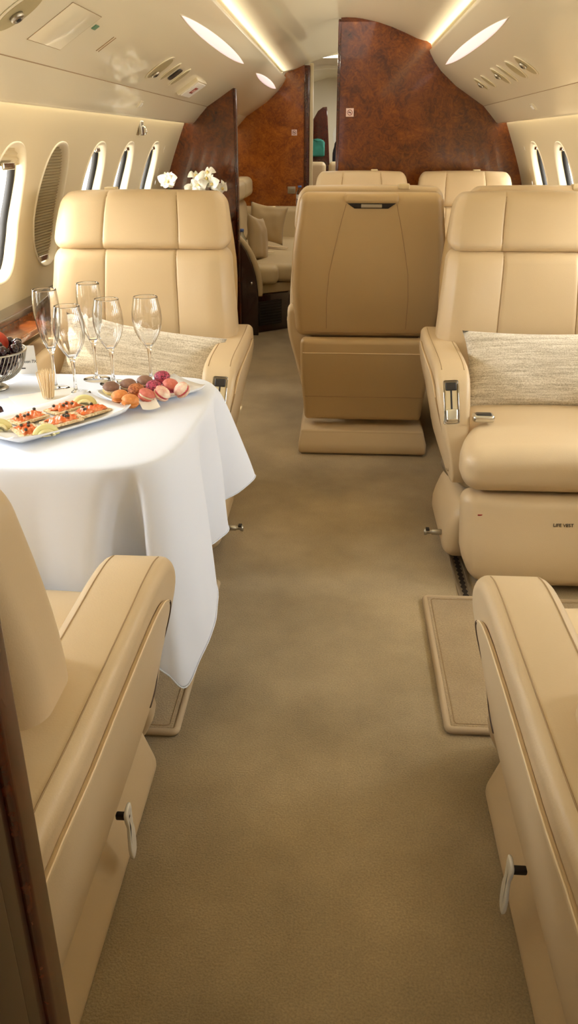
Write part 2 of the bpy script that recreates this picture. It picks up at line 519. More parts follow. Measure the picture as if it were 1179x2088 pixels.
wall_side(-1, 'left', WIN); wall_side(1, 'right', WINR)
wn = 0
def window(s, cy, blind=False, drop=0.0):
    global wn; wn += 1
    fr = bpy.data.objects.new('window_%d' % wn, None); COL.objects.link(fr); fr.location = (s*wx(WZ), cy, WZ); struct(fr)
    def ring_pts(sc, dx, sh=0):
        return [(s*(wx(z0)-wx(WZ)+dx), (y-cy)*sc, (z0-WZ)*sc) for (y, z0) in wring(cy)]
    def bridge(rows, nm, mat):
        bm = bmesh.new(); V = [[bm.verts.new(p) for p in r_] for r_ in rows]; n = len(V[0])
        for a, b in zip(V, V[1:]):
            for j in range(n): bm.faces.new((a[j], a[(j+1) % n], b[(j+1) % n], b[j]))
        return link(nm, bm, mat, fr)
    bridge([ring_pts(1.045, -.0005), ring_pts(1.035, -.005), ring_pts(1.015, -.006), ring_pts(.99, 0), ring_pts(.965, .015), ring_pts(.955, .034)], 'window_reveal', 'rim')
    bridge([ring_pts(.956, .033), ring_pts(.935, .0335), ring_pts(.93, .060), ring_pts(.94, .061)], 'window_gasket', 'gasket')
    bridge([ring_pts(.936, .060), ring_pts(.95, .10), ring_pts(.96, .15), ring_pts(1.2, .155), ring_pts(1.9, .16)], 'window_surround', 'rim')
    bm = bmesh.new(); f = bm.faces.new([bm.verts.new(p) for p in ring_pts(.955, .145)]); link('window_pane', bm, 'pane', fr, False)
    # blind: fully drawn pleated, or a short stowed part with its chrome pull
    if blind or drop:
        zlo = -WHZ*.90 if blind else WHZ*(1-drop)
        npl = 38 if blind else 3
        ztop = WHZ*.95; bm = bmesh.new(); rows = []
        for i in range(npl*2+1):
            z = ztop+(zlo-ztop)*i/(npl*2)
            hw = WHY*.965*max(0.05, 1-abs(z/(WHZ*.965))**2.5)**(1/2.5)
            x = s*(wx(WZ+z)-wx(WZ)+.018+(.007 if i % 2 else 0))
            rows.append([bm.verts.new((x, hw*q, z)) for q in (-1, -.5, 0, .5, 1)])
        for a, b in zip(rows, rows[1:]):
            for j in range(4): bm.faces.new((a[j], a[j+1], b[j+1], b[j]))
        link('pleated_blind', bm, 'blind' if blind else 'plastic', fr, False)
        hw = WHY*.965*max(0.05, 1-abs(zlo/(WHZ*.965))**2.5)**(1/2.5)
        link('blind_pull', rbox(.006, min(.05, hw*.8), .012, .005, c=(s*(wx(WZ+zlo)-wx(WZ)+.012), 0, zlo)), 'chrome', fr)
    else:
        link('blind_pull', rbox(.006, .03, .010, .005, c=(s*(wx(WZ+WHZ*.88)-wx(WZ)+.012), 0, WHZ*.88)), 'chrome', fr)
    return fr
for s, WW in ((-1, WIN), (1, WINR)):
    for i, w in enumerate(WW):
        window(s, w, blind=(s < 0 and i == 6), drop=.30 if (s < 0 and i == 5) else 0)

# window ledges and lower side consoles
for s, nm in ((-1, 'left'), (1, 'right')):
    struct(link('trim_ledge_'+nm, box(s*1.10, s*1.18, Y0, YB, .690, .715, .006), 'darkwood'))
    struct(link('trim_fascia_'+nm, box(s*1.115, s*1.17, Y0, YB, .615, .692, .004), 'ledge'))

# ------------------------------------------------------------------ bulkheads
def pinterp(x):
    """height of the lining above |x|"""
    P = PROF[:-1]+[(.50, 1.77)]+PSU[1:]+[(.955, 1.352), (1.003, 1.37)]+WALLP[1:]
    x = abs(x)
    for (a, b), (c, d) in zip(P, P[1:]):
        if a <= x <= c and c > a: return b+(d-b)*(x-a)/(c-a)
    return .7
def bulk_outline(x0, x1):
    P = [p for p in PROF[:-1]+[(.508, 1.78)]+PSU[2:]+VAL[1:4]+[(1.0, 1.36)]+WALLP[1:]+[(1.15, 0)]]
    s = 1 if x1 > 0 else -1
    a = min(abs(x0), abs(x1)) if x0*x1 > 0 else 0
    pts = []
    if x0*x1 < 0: pts = [(-.03, 0), (-.03, 1.923)]
    else: pts = [(a, 0), (a, pinterp(a)+.005)]
    for x, z in P:
        if x > pts[-1][0]+.001 or (x > .9 and z < 1.0): pts.append((x+.004, z+.004 if z > 0 else 0))
    return [(s*x, z) for x, z in pts] if s > 0 else [(-x, z) for x, z in pts]
def bulkhead(name, pts, y0, y1, mat):
    bm = bmesh.new()
    A = [bm.verts.new((x, y0, z)) for x, z in pts]; B = [bm.verts.new((x, y1, z)) for x, z in pts]; n = len(pts)
    for i in range(n): bm.faces.new((A[i], A[(i+1) % n], B[(i+1) % n], B[i]))
    bm.faces.new(A); bm.faces.new(B)
    bmesh.ops.triangulate(bm, faces=[f for f in bm.faces if len(f.verts) > 4])
    bmesh.ops.recalc_face_normals(bm, faces=bm.faces)
    return struct(link(name, bm, mat, None, False))
bulkhead('wall_divider_right', bulk_outline(-.03, 1.2), YB, YB+.04, 'burl')
bulkhead('wall_divider_left', bulk_outline(-1.2, -.69), YB, YB+.04, 'burl_side')
bulkhead('wall_rear_left', bulk_outline(-1.2, -.345), YR, YR+.05, 'burl_rear_lit')
bulkhead('wall_rear_right', bulk_outline(.05, 1.2), YR, YR+.05, 'burl_rear_lit')
struct(link('trim_divider_edge_left', box(-.692, -.674, YB-.012, YB+.055, 0, 1.55, .007, 3), 'wood'))
struct(link('trim_divider_edge_right', box(-.046, -.028, YB-.012, YB+.055, 0, 1.915, .007, 3), 'wood'))
struct(link('trim_doorpost_rear', box(-.346, -.300, YR-.02, YR+.07, 0, 1.842, .006, 3), 'wood'))
struct(link('trim_doorframe_rear', box(-.300, -.270, YR-.005, YR+.09, 0, 1.86, .006, 3), 'plastic'))
struct(link('wall_front', box(-1.3, 1.3, Y0-.06, Y0, 0, 2.1), 'shell'))
# entry partition close to the camera on the left
struct(link('wall_entry_partition', box(-1.16, -.280, .29, .40, 0, 1.90, .004), 'burl'))
struct(link('trim_entry_edge_front', box(-.292, -.268, .512, .552, 0, 1.70, .008, 3), 'wood'))
struct(link('trim_entry_edge_inner', box(-.292, -.275, .477, .5105, 0, 1.70, .002, 2), 'darkwood'))
struct(link('trim_entry_edge_rear', box(-.292, -.270, .402, .476, 0, 1.70, .008, 3), 'darkwood'))

# aft room beyond the door
aft = [(-1.1, 0), (-1.1, .9), (-1.0, 1.3), (-.8, 1.6), (-.5, 1.82), (-.2, 1.9), (.2, 1.9), (.6, 1.78), (.9, 1.5), (1.1, 1.0), (1.1, 0)]
struct(link('wall_aft_lining', sheet(aft, 1, YR+.05, YA, 2), 'sheet'))
struct(link('wall_aft_end', box(-1.2, 1.2, YA-.03, YA, 0, 2.1), 'sheet'))
struct(link('trim_aft_arch', sheet([(x*.985, z-.03) for x, z in aft[2:-2]], 1, 8.6, 8.66, 1), 'shell'))
# ------------------------------------------------------------------ aircraft seats
ARM = [(.12, .606), (.0, .606), (-.12, .605), (-.24, .604), (-.34, .603), (-.42, .594), (-.478, .566), (-.520, .505), (-.548, .412), (-.562, .32), (-.56, .262), (-.53, .238), (-.45, .230), (-.3, .226), (-.1, .226), (.06, .232), (.12, .26), (.135, .35), (.14, .5)]

def text_obj(name, txt, size, mat, parent, loc, rot, ext=.0006, align='CENTER'):
    c = bpy.data.curves.new(name, 'FONT'); c.body = txt; c.size = size; c.extrude = ext; c.align_x = align; c.align_y = 'CENTER'
    tmp = bpy.data.objects.new('tmp', c); COL.objects.link(tmp)
    bpy.context.view_layer.update()
    me = bpy.data.meshes.new_from_object(tmp.evaluated_get(bpy.context.evaluated_depsgraph_get()))
    bpy.data.objects.remove(tmp); me.materials.clear(); me.materials.append(M[mat])
    o = bpy.data.objects.new(name, me); COL.objects.link(o)
    o.parent = parent; o.location = loc; o.rotation_euler = rot
    return o

def cut(o, bm):
    """carve a shape out of an object's mesh"""
    me = bpy.data.meshes.new('c'); bmesh.ops.recalc_face_normals(bm, faces=bm.faces); bm.to_mesh(me); bm.free()
    c = bpy.data.objects.new('c', me); COL.objects.link(c)
    c.parent = o.parent
    md = o.modifiers.new('b', 'BOOLEAN'); md.operation = 'DIFFERENCE'; md.object = c; md.solver = 'EXACT'
    bpy.context.view_layer.update()
    new = bpy.data.meshes.new_from_object(o.evaluated_get(bpy.context.evaluated_depsgraph_get()))
    o.modifiers.clear(); o.data = new; bpy.data.objects.remove(c)
    new.set_sharp_from_angle(angle=.9)

def seat(label, loc, rz, group, aisle=1, kind='wide', leather='leather', back='leather_back', cfront=-.75, legrest=True,
         lever=None, life=False, tab=-.14, pouch=True, near=False):
    t = empty('aircraft_seat', label, 'seat', loc, rz, group)
    wide = kind == 'wide'
    bs = (.965 if near else .952) if wide else .925
    ao, ai = ((.402, .285) if near else (.384, .275)) if wide else (.335, .235)
    cw = .283 if wide else .232
    fw_ = .315 if wide else .262
    yf = lambda z: -.09+.6*max(0, z-.6)**2
    sm = .143
    # ---- seat cushion
    def cf(p):
        y = p.y
        wy = p.y+(-.08+cfront)/2
        w = 1+(fw_/cw-1)*ss(-.54, -.62, wy)
        z = p.z
        z += .012*(1-(p.x/cw)**2)*(1 if p.z > 0 else 0)
        if wy < cfront+.14: z -= .018*ss(cfront+.14, cfront, wy)*(1 if p.z > 0 else 0)
        return (p.x*w, wy, z+.360)
    hy = (-.08-cfront)/2
    link('seat_cushion', rbox(cw, hy, .074, .055, 4, (6, 10, 2), f=cf), leather, t)
    # ---- leg rest panel
    if legrest:
        def lf(p):
            z = p.z+.148
            return (p.x*(1-.12*ss(.12, .0, z)), p.y+cfront+.050-.085*ss(.30, .03, z)+.03*(p.x/fw_)**4, z)
        lr = link('leg_rest', rbox(fw_-.008, .045, .130, .035, 4, (6, 2, 6), f=lf), leather, t)
        if life:
            vt = BVHTree.FromPolygons([v.co.copy() for v in lr.data.vertices], [tuple(p.vertices) for p in lr.data.polygons])
            hit = vt.ray_cast(Vector((-.010, -3, .205)), Vector((0, 1, 0)))[0]; hit2 = vt.ray_cast(Vector((-.255, -3, .222)), Vector((0, 1, 0)))[0]
            a = text_obj('marking', 'LIFE VEST', .0145, 'ink', t, (-.010, hit.y-.0015, .205), (PI/2-.25, 0, 0))
            b = link('tag', rbox(.007, .001, .0025, .0008, 1, (1, 1, 1), c=(-.255, hit2.y, .222)), 'red', t)
    # ---- base
    def bf(p):
        z = p.z+.11
        k = 1-.12*ss(.08, .22, z)
        return (p.x*k, p.y*k-.25, z)
    if near:
        link('seat_base', rbox(.302, .40, .095, .045, 4, (2, 4, 3), f=lambda p: (p.x*(1-.12*p.z/.1), p.y-.17, p.z+.10)), leather, t)
    elif wide:
        link('seat_base', rbox(.345, .20, .095, .045, 4, (2, 3, 3), f=lambda p: (p.x*(1-.10*ss(.08, .22, p.z+.11)), p.y-.465, p.z+.115)), leather, t)
        link('seat_pedestal', rbox(.26, .22, .10, .03, 3, (2, 2, 2), c=(0, -.12, .115)), leather, t)
    else:
        link('seat_base', rbox(.20, .22, .10, .045, 4, (2, 4, 3), c=(0, -.25, .14)), leather, t)
        link('base_cover', rbox(.277, .37, .046, .012, 3, (2, 4, 2), c=(0, -.08, .052), f=lambda p: (p.x*(1-.03*(p.z > 0)), p.y-.05*(p.z > 0)*(p.y > .2), p.z)), leather, t)
    link('swivel_plate', xf(lathe([(0, .212), (.315, .212), (.325, .218), (.325, .236), (.315, .242), (0, .242)], 48) if wide else lathe([(0, .212), (.2, .212), (.2, .24), (0, .24)], 40), T(0, -.34, 0)), 'silver', t)
    link('base_foot', rbox(.20, .30, .02, .01, 2, (1, 1, 1), c=(0, -.25, .021)), 'darkplastic', t)
    # ---- backrest cushion with stitched grooves
    def groove(p, d=.006):
        return d*(math.exp(-((abs(p.x)-sm)/.0045)**2))
    def kf(p):
        z = p.z+.672
        w = bs*(1-.065*ss(.60, .93, z))
        y = p.y
        if p.y < 0:
            y += groove(p)
            y -= .020*ss(.15, .27, abs(p.x))*(1-ss(.31, .355, abs(p.x)))+0
            y -= .010*math.exp(-((z-.60)/.09)**2)*(1-(p.x/.36)**2)
        return (p.x*w, y+.07+yf(z), z)
    ex = [q*(sm+d) for q in (-1, 1) for d in (-.009, -.005, -.002, 0, .002, .005, .009)]
    bc = link('back_cushion', rbox(.358, .07, .232, .042, 4, (10, 2, 10), xs=ex, f=kf), leather, t)
    def hf(p):
        z = p.z+.992
        w = bs*(1-.065*ss(.93, 1.10, z)-.03*ss(1.03, 1.10, z))
        y = p.y
        if p.y < 0:
            y += groove(p)-.016*ss(.15, .25, abs(p.x))*(1-ss(.27, .325, abs(p.x)))
        x = p.x*w
        return (x, y+.062+yf(z), z+.006*(1-(p.x/.33)**2)*(1 if p.z > 0 else 0))
    hr = link('headrest', rbox(.332, .068, .093, .036, 4, (10, 2, 6), xs=ex, f=hf), leather, t)
    for q in (-1, 1):
        for (o_, z0, z1) in ((bc, .47, .885), (hr, .925, 1.075)):
            pts = [(q*sm*bs*(1-.065*ss(.60, .93, z) if o_ is bc else 1-.065*ss(.93, 1.10, z)-.03*ss(1.03, 1.10, z)), 0, z) for z in [z0+(z1-z0)*i/8 for i in range(9)]]
            link('seam', surf_line(o_, pts, (0, 1, 0), .0013, .0001), 'thread', o_)
    # ---- rear shell
    def sf(p):
        z = p.z+.780
        w = bs*(1-.11*ss(.78, 1.10, z)-.035*ss(.70, .50, z))
        y = p.y+(.012*(1-(p.x/.33)**2) if p.y > 0 else 0)
        return (p.x*w, y+.155+.30*(z-.62)-.05*ss(.62, 1.1, z), z)
    sh = link('back_shell', rbox(.335, .045, .292, .042, 4, (8, 2, 8), f=sf), back, t)
    for q in (-1, 1):
        pts = [(q*x*bs, 0, z) for x, z in ((.105, 1.03), (.125, .96), (.15, .86), (.172, .76), (.18, .66), (.18, .53))]
        link('seam', surf_line(sh, pts, (0, -1, 0), .0013, .0001), 'thread', sh)
    if not wide:
        for q in (-1, 1):
            e = []
            for i in range(15):
                z = .52+(1.045-.52)*i/14
                v = Vector(sf(Vector((q*.3355, -.012, z-.780)))); e.append(v)
            link('shell_piping_highlight', tube(e, .0032, 6), 'piping', sh)  # pale tube along the piping paints in the bright edge highlight
    # handle slot at the top of the shell
    ysh = lambda z: .2+.30*(z-.62)-.05*ss(.62, 1.1, z)+.012
    hs = slab([(-.105, 1.036), (-.07, 1.014), (.07, 1.014), (.105, 1.036)][::1], 0, .006, .002, 2, to3=lambda a, b, tt: (a*bs, ysh(b)-.001+tt, b))
    link('handle_recess', hs, 'dark', sh)
    link('grab_handle', rbox(.112*bs, .018, .018, .014, 3, (3, 1, 1), c=(0, ysh(1.05)-.006, 1.051)), back, sh)
    link('recess_label', rbox(.04, .002, .007, .002, 2, (1, 1, 1), c=(0, ysh(1.022)+.008, 1.024)), 'track', sh)
    # ---- lower rear panel
    if pouch:
        def pf(p):
            z = p.z+.308
            return (p.x*bs*(1-.06*ss(.35, .12, z)), p.y+.135+.06*ss(.1, .5, z), z)
        pn = link('lower_back_panel', rbox(.296, .035, .186, .022, 3, (6, 2, 6), f=pf), back, t)
        for z in (.435, .235):
            link('seam', surf_line(pn, [(-.285*bs, 0, z), (.285*bs, 0, z)], (0, -1, 0), .0022 if z > .3 else .0014, .0003), 'piping' if z > .3 else 'thread', pn)
        link('seam', surf_line(sh, [(-.28*bs, 0, .512), (.28*bs, 0, .512)], (0, -1, 0), .0016, .0003), 'thread', sh)
    # ---- arms
    st = lambda y: y+(.9*max(0, y+.05) if near else 0)
    for q in (-1, 1):
        out = catmull([(st(y), z, 0) for y, z in ARM], 4)
        def to3(a, b, tt, q=q):
            k = (tt-ai)/(ao-ai)
            x = tt-k*.062*ss(.56, .24, b)
            return (q*x, a, b)
        arm = link('armrest', slab([(p.x, p.y) for p in out], ai, ao, .020, 5, to3=to3), leather, t)
        # inset side panel with piped rim
        ins = [(.115, .550), (0, .550), (-.12, .549), (-.24, .546), (-.33, .540), (-.40, .523), (-.455, .484), (-.490, .418), (-.508, .34), (-.512, .29), (-.49, .262), (-.42, .252), (-.2, .250), (.05, .254), (.11, .28), (.12, .40)]
        io = catmull([(st(y), z, 0) for y, z in ins], 4)
        def to4(a, b, tt, q=q):
            x = ao-.062*ss(.56, .24, b)
            return (q*(x-.006+tt), a, b)
        sp = link('side_panel', slab([(p.x, p.y) for p in io], 0, .008, .003, 2, to3=to4), leather, arm)
        rim = [to4(p.x, p.y, .0070) for p in io]
        nf = [i for i, p in enumerate(io) if p.x < -.44 and p.y > .25]
        link('panel_piping', tube([rim[i] for i in range(0, nf[0]+1)], .0014, 6), 'piping', arm)
        link('panel_gap', tube([rim[i] for i in nf], .0030 if near else .0018, 6), 'gapbrown' if near else 'thread', arm)
        for xx in (ao-.019, ai+.019):
            link('seam', surf_line(arm, [(q*xx, st(.10)-.02, 0), (q*xx, -.44, 0)], (0, 0, -1), .0012, .0003), 'thread', arm)
        # control recess on the sloping front of the arm
        if q == aisle or not wide:
            cy, cz, tilt = -.507, .500, math.atan2(.545-.475, .58-.40)
            xc = q*((ai+ao)/2+.006)
            mtx = T(xc, -.512, .500) @ R(-.50, 'X') @ R(q*.05, 'Y')
            bend = lambda b_: (([setattr(v_.co, 'y', v_.co.y+1.5*v_.co.z**2) for v_ in b_.verts], b_)[1])
            cut(arm, xf(rbox(.0245, .022, .070, .008, 3, (1, 1, 1), c=(0, -.012, .003)), mtx))
            e = link('control_bezel', xf(bend(rbox(.0245, .008, .069, .007, 3, (1, 1, 4), c=(0, .012, .003))), mtx), 'chrome', arm)
            link('bezel_rim', xf(bend(tube([(sx_*(.0245), -.001, z_) for sx_, z_ in [(math.cos(a_)*(1 if abs(math.cos(a_)) < .7 else 1/abs(math.cos(a_))*.98), .003+.070*math.copysign(min(1, abs(math.sin(a_))*1.35), math.sin(a_))) for a_ in [2*PI*i_/40 for i_ in range(40)]]], .0022, 6, closed=True)), mtx), 'chrome', arm)
            link('control_slot', xf(rbox(.019, .004, .060, .003, 2, (1, 1, 1), c=(0, .0012, .003)), mtx), 'plastic', e)
            link('slot_gap', xf(rbox(.003, .004, .040, .002, 2, (1, 1, 1), c=(0, -.0004, .012)), mtx), 'dark', e)
            link('upper_button', xf(rbox(.018, .007, .013, .004, 3, (1, 1, 1), c=(0, .000, .052)), mtx), 'darkplastic', e)
            link('recline_latch', xf(rbox(.019, .010, .020, .007, 3, (1, 1, 1), c=(0, -.003, -.040)), mtx), 'chrome', e)
    # small strap tab on top
    if tab is not None:
        link('strap_tab', rbox(.022, .02, .010, .004, 2, (1, 1, 1), c=(tab*bs, .150, 1.088)), 'plastic', t)
    # track fittings
    if lever:
        q = aisle
        lv = link('track_lever', rbox(.012, .006, .006, .003, 2, (1, 1, 1), c=(q*.335, lever, .183)), 'dark', t)
        pts = [(.0, .0), (.0, .018), (.022, .018), (.024, -.02), (.030, -.045), (.028, -.082), (.012, -.088), (.003, -.06), (.006, -.02)]
        bm = slab([(lever-y_+.012 if False else lever+.014-y_*1.3, .18+z_*1.15) for y_, z_ in catmull_2(pts)], q*.347, q*.347+.006, .002, 2)
        link('lever_paddle', bm, 'white', lv)
    return t

def catmull_2(p, n=3):
    return [(v.x, v.y) for v in catmull([(a, b, 0) for a, b in p], n)]

G1 = 'cream leather club seats in the front cabin'
s1 = seat('cream leather seat behind the white-clothed table, flower-side window seat facing the camera', (-.712, 3.0, 0), 0, G1, aisle=1)
s2 = seat('cream leather seat on the right facing the camera, marked for its life vest', (.697, 3.0, 0), 0, G1, aisle=-1, life=True, tab=.16)
s3 = seat('nearest cream leather seat on the left, turned towards the table', (-.688, .80, 0), PI, G1, aisle=-1, lever=-.24, cfront=-.625, near=True)
s4 = seat('nearest cream leather seat on the right, cut off by the picture edge', (.648, .765, 0), PI, G1, aisle=1, lever=-.20, cfront=-.655, near=True)
G2 = 'tan leather seats of the conference group'
s5 = seat('tan leather seat seen squarely from behind beside the aisle, grab handle on top', (.115, 3.62, 0), PI, G2, aisle=1, kind='narrow', tab=-.14, cfront=-.65)
s6 = seat('seat whose top just shows behind the right-hand seat with the woven pillow', (.80, 3.62, 0), PI, G2, aisle=-1, kind='narrow', tab=-.13, cfront=-.67)
s7 = seat('rear seat against the dark bulkhead, headrest showing above the centre seat', (.115, 5.13, 0), 0, G2, aisle=-1, kind='narrow', cfront=-.67, back='leather', tab=.09)
s7.scale = (.91, 1, 1)
s8 = seat('rear seat against the dark bulkhead, headrest to the right of its twin', (.722, 5.13, 0), 0, G2, aisle=-1, kind='narrow', cfront=-.67, back='leather', tab=.09)

s8.scale = (.91, 1, 1)
# seat-belt buckle beside the pillow
t = empty('seatbelt_buckle', 'dark seat belt buckle with a chrome rim on the right seat', 'buckle', (.462, 2.47, .460))
link('buckle_frame', rbox(.034, .022, .012, .010, 3, (1, 1, 1), f=lambda p: (p.x, p.y, p.z)), 'chrome', t)
link('buckle_face', rbox(.026, .015, .012, .006, 3, (1, 1, 1), c=(0, -.002, .003)), 'darkplastic', t)

# track rods
for (x, y, s, lb) in ((-.352, 2.39, 1, 'small dark steel track fitting below the tablecloth hem'), (.352, 2.40, -1, 'short steel track pin on the aisle side of the right seat base')):
    t = empty('track_pin', lb, 'fitting', (x, y, .09))
    link('pin', xf(lathe([(0, -.002), (.009, 0), (.009, .03), (.006, .032), (.006, .045), (.010, .047), (.010, .055), (0, .057)], 16), R(s*PI/2, 'Y')), 'silver', t)
    link('pin_clip', rbox(.006, .01, .003, .002, 1, (1, 1, 1), c=(s*.045, 0, .010)), 'dark', t)

# seat tracks in the carpet
def track(x, y0, y1, lb):
    t = empty('seat_track', lb, 'floor track', (x, (y0+y1)/2, .0))
    h = (y1-y0)/2
    link('rail', join([box(-.022, -.014, -h, h, .0, .006, .001), box(.014, .022, -h, h, .0, .006, .001)]), 'track', t)
    link('channel', box(-.014, .014, -h, h, .0005, .002, .0005), 'track', t)
    pts = []
    n = int((y1-y0)/.0254)
    L_ = []; R_ = []
    for i in range(n*8+1):
        y = -h+(y1-y0)*i/(n*8); w = .0045+.0050*abs(math.sin(PI*i/8))**1.5
        L_.append((-w, y)); R_.append((w, y))
    o = L_+R_[::-1]
    bm = bmesh.new(); vs = [bm.verts.new((a, b, .0026)) for a, b in o]; bm.faces.new(vs)
    bmesh.ops.triangulate(bm, faces=bm.faces); bmesh.ops.recalc_face_normals(bm, faces=bm.faces)
    for f_ in bm.faces:
        if f_.normal.z < 0: f_.normal_flip()
    link('scalloped_slot', bm, 'dark', t, False)
track(.405, 2.08, 2.42, 'scalloped metal seat track in the carpet below the right seat')

# ------------------------------------------------------------------ carpet mats
def floor_mat(x0, x1, y0, y1, lb):
    t = empty('footwell_mat', lb, 'mat', ((x0+x1)/2, (y0+y1)/2, 0))
    hx, hy = (x1-x0)/2, (y1-y0)/2
    link('pile', rbox(hx-.006, hy-.006, .007, .004, 2, (4, 4, 1), c=(0, 0, .008)), 'mat', t)
    r = .010; P = []
    for cx, cy, a0 in ((hx-r, hy-r, 0), (-hx+r, hy-r, 90), (-hx+r, -hy+r, 180), (hx-r, -hy+r, 270)):
        for k in range(6):
            a = math.radians(a0+k*18); P.append((cx+r*math.cos(a), cy+r*math.sin(a), .009))
    Q = []
    for a, b in zip(P, P[1:]+P[:1]):
        a, b = Vector(a), Vector(b); k = max(1, int((b-a).length/.03))
        Q += [a.lerp(b, i/k) for i in range(k)]
    link('bound_edge', tube(Q, .009, 8, closed=True), 'matbind', t)
    Q2 = [(p.x*(1-.016/hx), p.y*(1-.016/hy), .0155) for p in Q]
    link('edge_stitching', tube(Q2, .0013, 4, closed=True), 'thread', t)
floor_mat(.278, .95, 1.515, 2.115, 'bound beige carpet mat on the right, in front of the life vest seat')
floor_mat(-1.02, -.352, 1.468, 2.17, 'bound beige carpet mat under the tablecloth corner')
# ------------------------------------------------------------------ pillows
def pillow(name, label, cat, loc, rot, hx, hz, th, mat, group=None, pinch=.10):
    n = 26; bm = bmesh.new(); F = []; B = []
    for i in range(n+1):
        rf = []; rb = []
        for j in range(n+1):
            u = -1+2*i/n; v = -1+2*j/n
            k = ((1-abs(u)**3.2)*(1-abs(v)**3.2))**.55
            # corners stick out, sides curve in
            x = u*hx*(1-pinch*(1-v*v)*abs(u)**3*.8); z = v*hz*(1-pinch*(1-u*u)*abs(v)**3)
            w = noise.noise(Vector((u*2.1+hx*9, v*2.3, hz*7)))*.012
            rf.append((x, -th*k+w*k, z)); rb.append((x, th*k*.8+w*k, z))
        F.append([bm.verts.new(p) for p in rf])
        B.append([F[i][j] if (i in (0, n) or j in (0, n)) else bm.verts.new(rb[j]) for j in range(n+1)])
    for i in range(n):
        for j in range(n):
            bm.faces.new((F[i][j], F[i+1][j], F[i+1][j+1], F[i][j+1]))
            q = (B[i][j], B[i][j+1], B[i+1][j+1], B[i+1][j])
            if len(set(q)) == 4: bm.faces.new(q)
    bmesh.ops.recalc_face_normals(bm, faces=bm.faces)
    o = link(name, bm, mat); o.location = loc; o.rotation_euler = rot
    return tag(o, label, cat, group)
pillow('lumbar_pillow', 'grey-beige woven lumbar pillow on the seat behind the table', 'pillow', (-.690, 2.775, .548), (-.42, .16, .03), .285, .125, .055, 'weave', 'woven lumbar pillows')
pillow('lumbar_pillow', 'grey-beige woven lumbar pillow on the right seat above the buckle', 'pillow', (.722, 2.735, .545), (-.42, -.01, 0), .30, .135, .062, 'weave', 'woven lumbar pillows')

# ------------------------------------------------------------------ dining table under the cloth
TZ = .655
t = empty('dining_table', 'folding side table hidden beneath the white tablecloth', 'table', (-.74, 1.82, 0))
top = [(-.36, -.325), (.28, -.325), (.34, -.29), (.385, -.18), (.405, .0), (.40, .22), (.35, .32), (.0, .335), (-.36, .335)]
link('tabletop', slab(top, TZ-.03, TZ-.003, .006, 2, to3=lambda a, b, q: (a, b, q)), 'wood', t)
link('pedestal', box(-.38, -.28, -.15, .15, .019, TZ-.03, .01), 'plastic', t)

# cloth: edge point, hem point
CL = [((-1.15, 1.480), (-1.15, 1.462, .32)), ((-1.05, 1.478), (-1.05, 1.445, .315)), ((-.95, 1.475), (-.95, 1.468, .32)), ((-.86, 1.475), (-.86, 1.440, .31)), ((-.77, 1.475), (-.77, 1.466, .31)),
      ((-.69, 1.473), (-.69, 1.440, .30)), ((-.61, 1.472), (-.615, 1.462, .30)), ((-.54, 1.472), (-.555, 1.435, .29)), ((-.48, 1.476), (-.50, 1.438, .28)), ((-.445, 1.484), (-.447, 1.56, .27)), ((-.42, 1.494), (-.395, 1.60, .265)),
      ((-.395, 1.508), (-.382, 1.436, .24)), ((-.37, 1.530), (-.343, 1.420, .20)), ((-.352, 1.562), (-.312, 1.432, .165)), ((-.340, 1.605), (-.286, 1.50, .205)), ((-.332, 1.66), (-.268, 1.605, .25)), ((-.327, 1.72), (-.280, 1.70, .275)),
      ((-.323, 1.79), (-.345, 1.78, .295)), ((-.321, 1.86), (-.300, 1.86, .31)), ((-.320, 1.93), (-.275, 1.915, .325)), ((-.320, 1.99), (-.335, 1.98, .345)), ((-.322, 2.04), (-.262, 2.05, .365)), ((-.328, 2.085), (-.228, 2.125, .385)),
      ((-.345, 2.125), (-.275, 2.185, .36)), ((-.372, 2.155), (-.335, 2.205, .345)), ((-.42, 2.172), (-.405, 2.19, .34)), ((-.50, 2.180), (-.50, 2.205, .34)), ((-.60, 2.183), (-.60, 2.188, .34)), ((-.72, 2.185), (-.72, 2.205, .34)),
      ((-.86, 2.185), (-.86, 2.19, .34)), ((-1.0, 2.185), (-1.0, 2.20, .34)), ((-1.15, 2.185), (-1.15, 2.19, .34))]
E_ = catmull([(a[0], a[1], 0) for a, h in CL], 6, False); H_ = catmull([h for a, h in CL], 6, False)
bm = bmesh.new(); ctr = Vector((-.78, 1.83))
R2 = []
for e, h in zip(E_, H_):
    e2 = Vector((e.x, e.y)); n_ = (e2-ctr).normalized(); row = []
    for k in (.0, .2, .4, .6, .75, .86, .93, .97):
        p = ctr.lerp(e2, k); row.append((p.x, p.y, TZ+.003+.0012*noise.noise(Vector((p.x*6, p.y*6, 0)))*(k > 0)))
    row.append((e.x, e.y, TZ+.0015)); q = e2+n_*.006; row.append((q.x, q.y, TZ-.004))
    hv = Vector((h.x, h.y)); d = hv-e2
    for i in range(1, 19):
        u = i/18; w = u**.82
        b_ = .009*(1-u)
        x = e2.x+d.x*w+n_.x*b_; y = e2.y+d.y*w+n_.y*b_
        z = TZ-.004+(h.z-TZ+.004)*u
        wr = .006*noise.noise(Vector((x*14, y*14, z*7)))*u
        row.append((x+n_.x*wr, y+n_.y*wr, z))
    R2.append(row)
V = [[bm.verts.new(p) for p in r_] for r_ in R2]
for a, b in zip(V, V[1:]):
    for j in range(len(a)-1): bm.faces.new((a[j], b[j], b[j+1], a[j+1]))
bmesh.ops.remove_doubles(bm, verts=bm.verts, dist=.00005)
bmesh.ops.recalc_face_normals(bm, faces=bm.faces)
cl = link('tablecloth', bm, 'cloth'); tag(cl, 'white linen tablecloth draped over the table, one corner hanging low', 'tablecloth')
md = cl.modifiers.new('thick', 'SOLIDIFY'); md.thickness = .0018; md.offset = -1
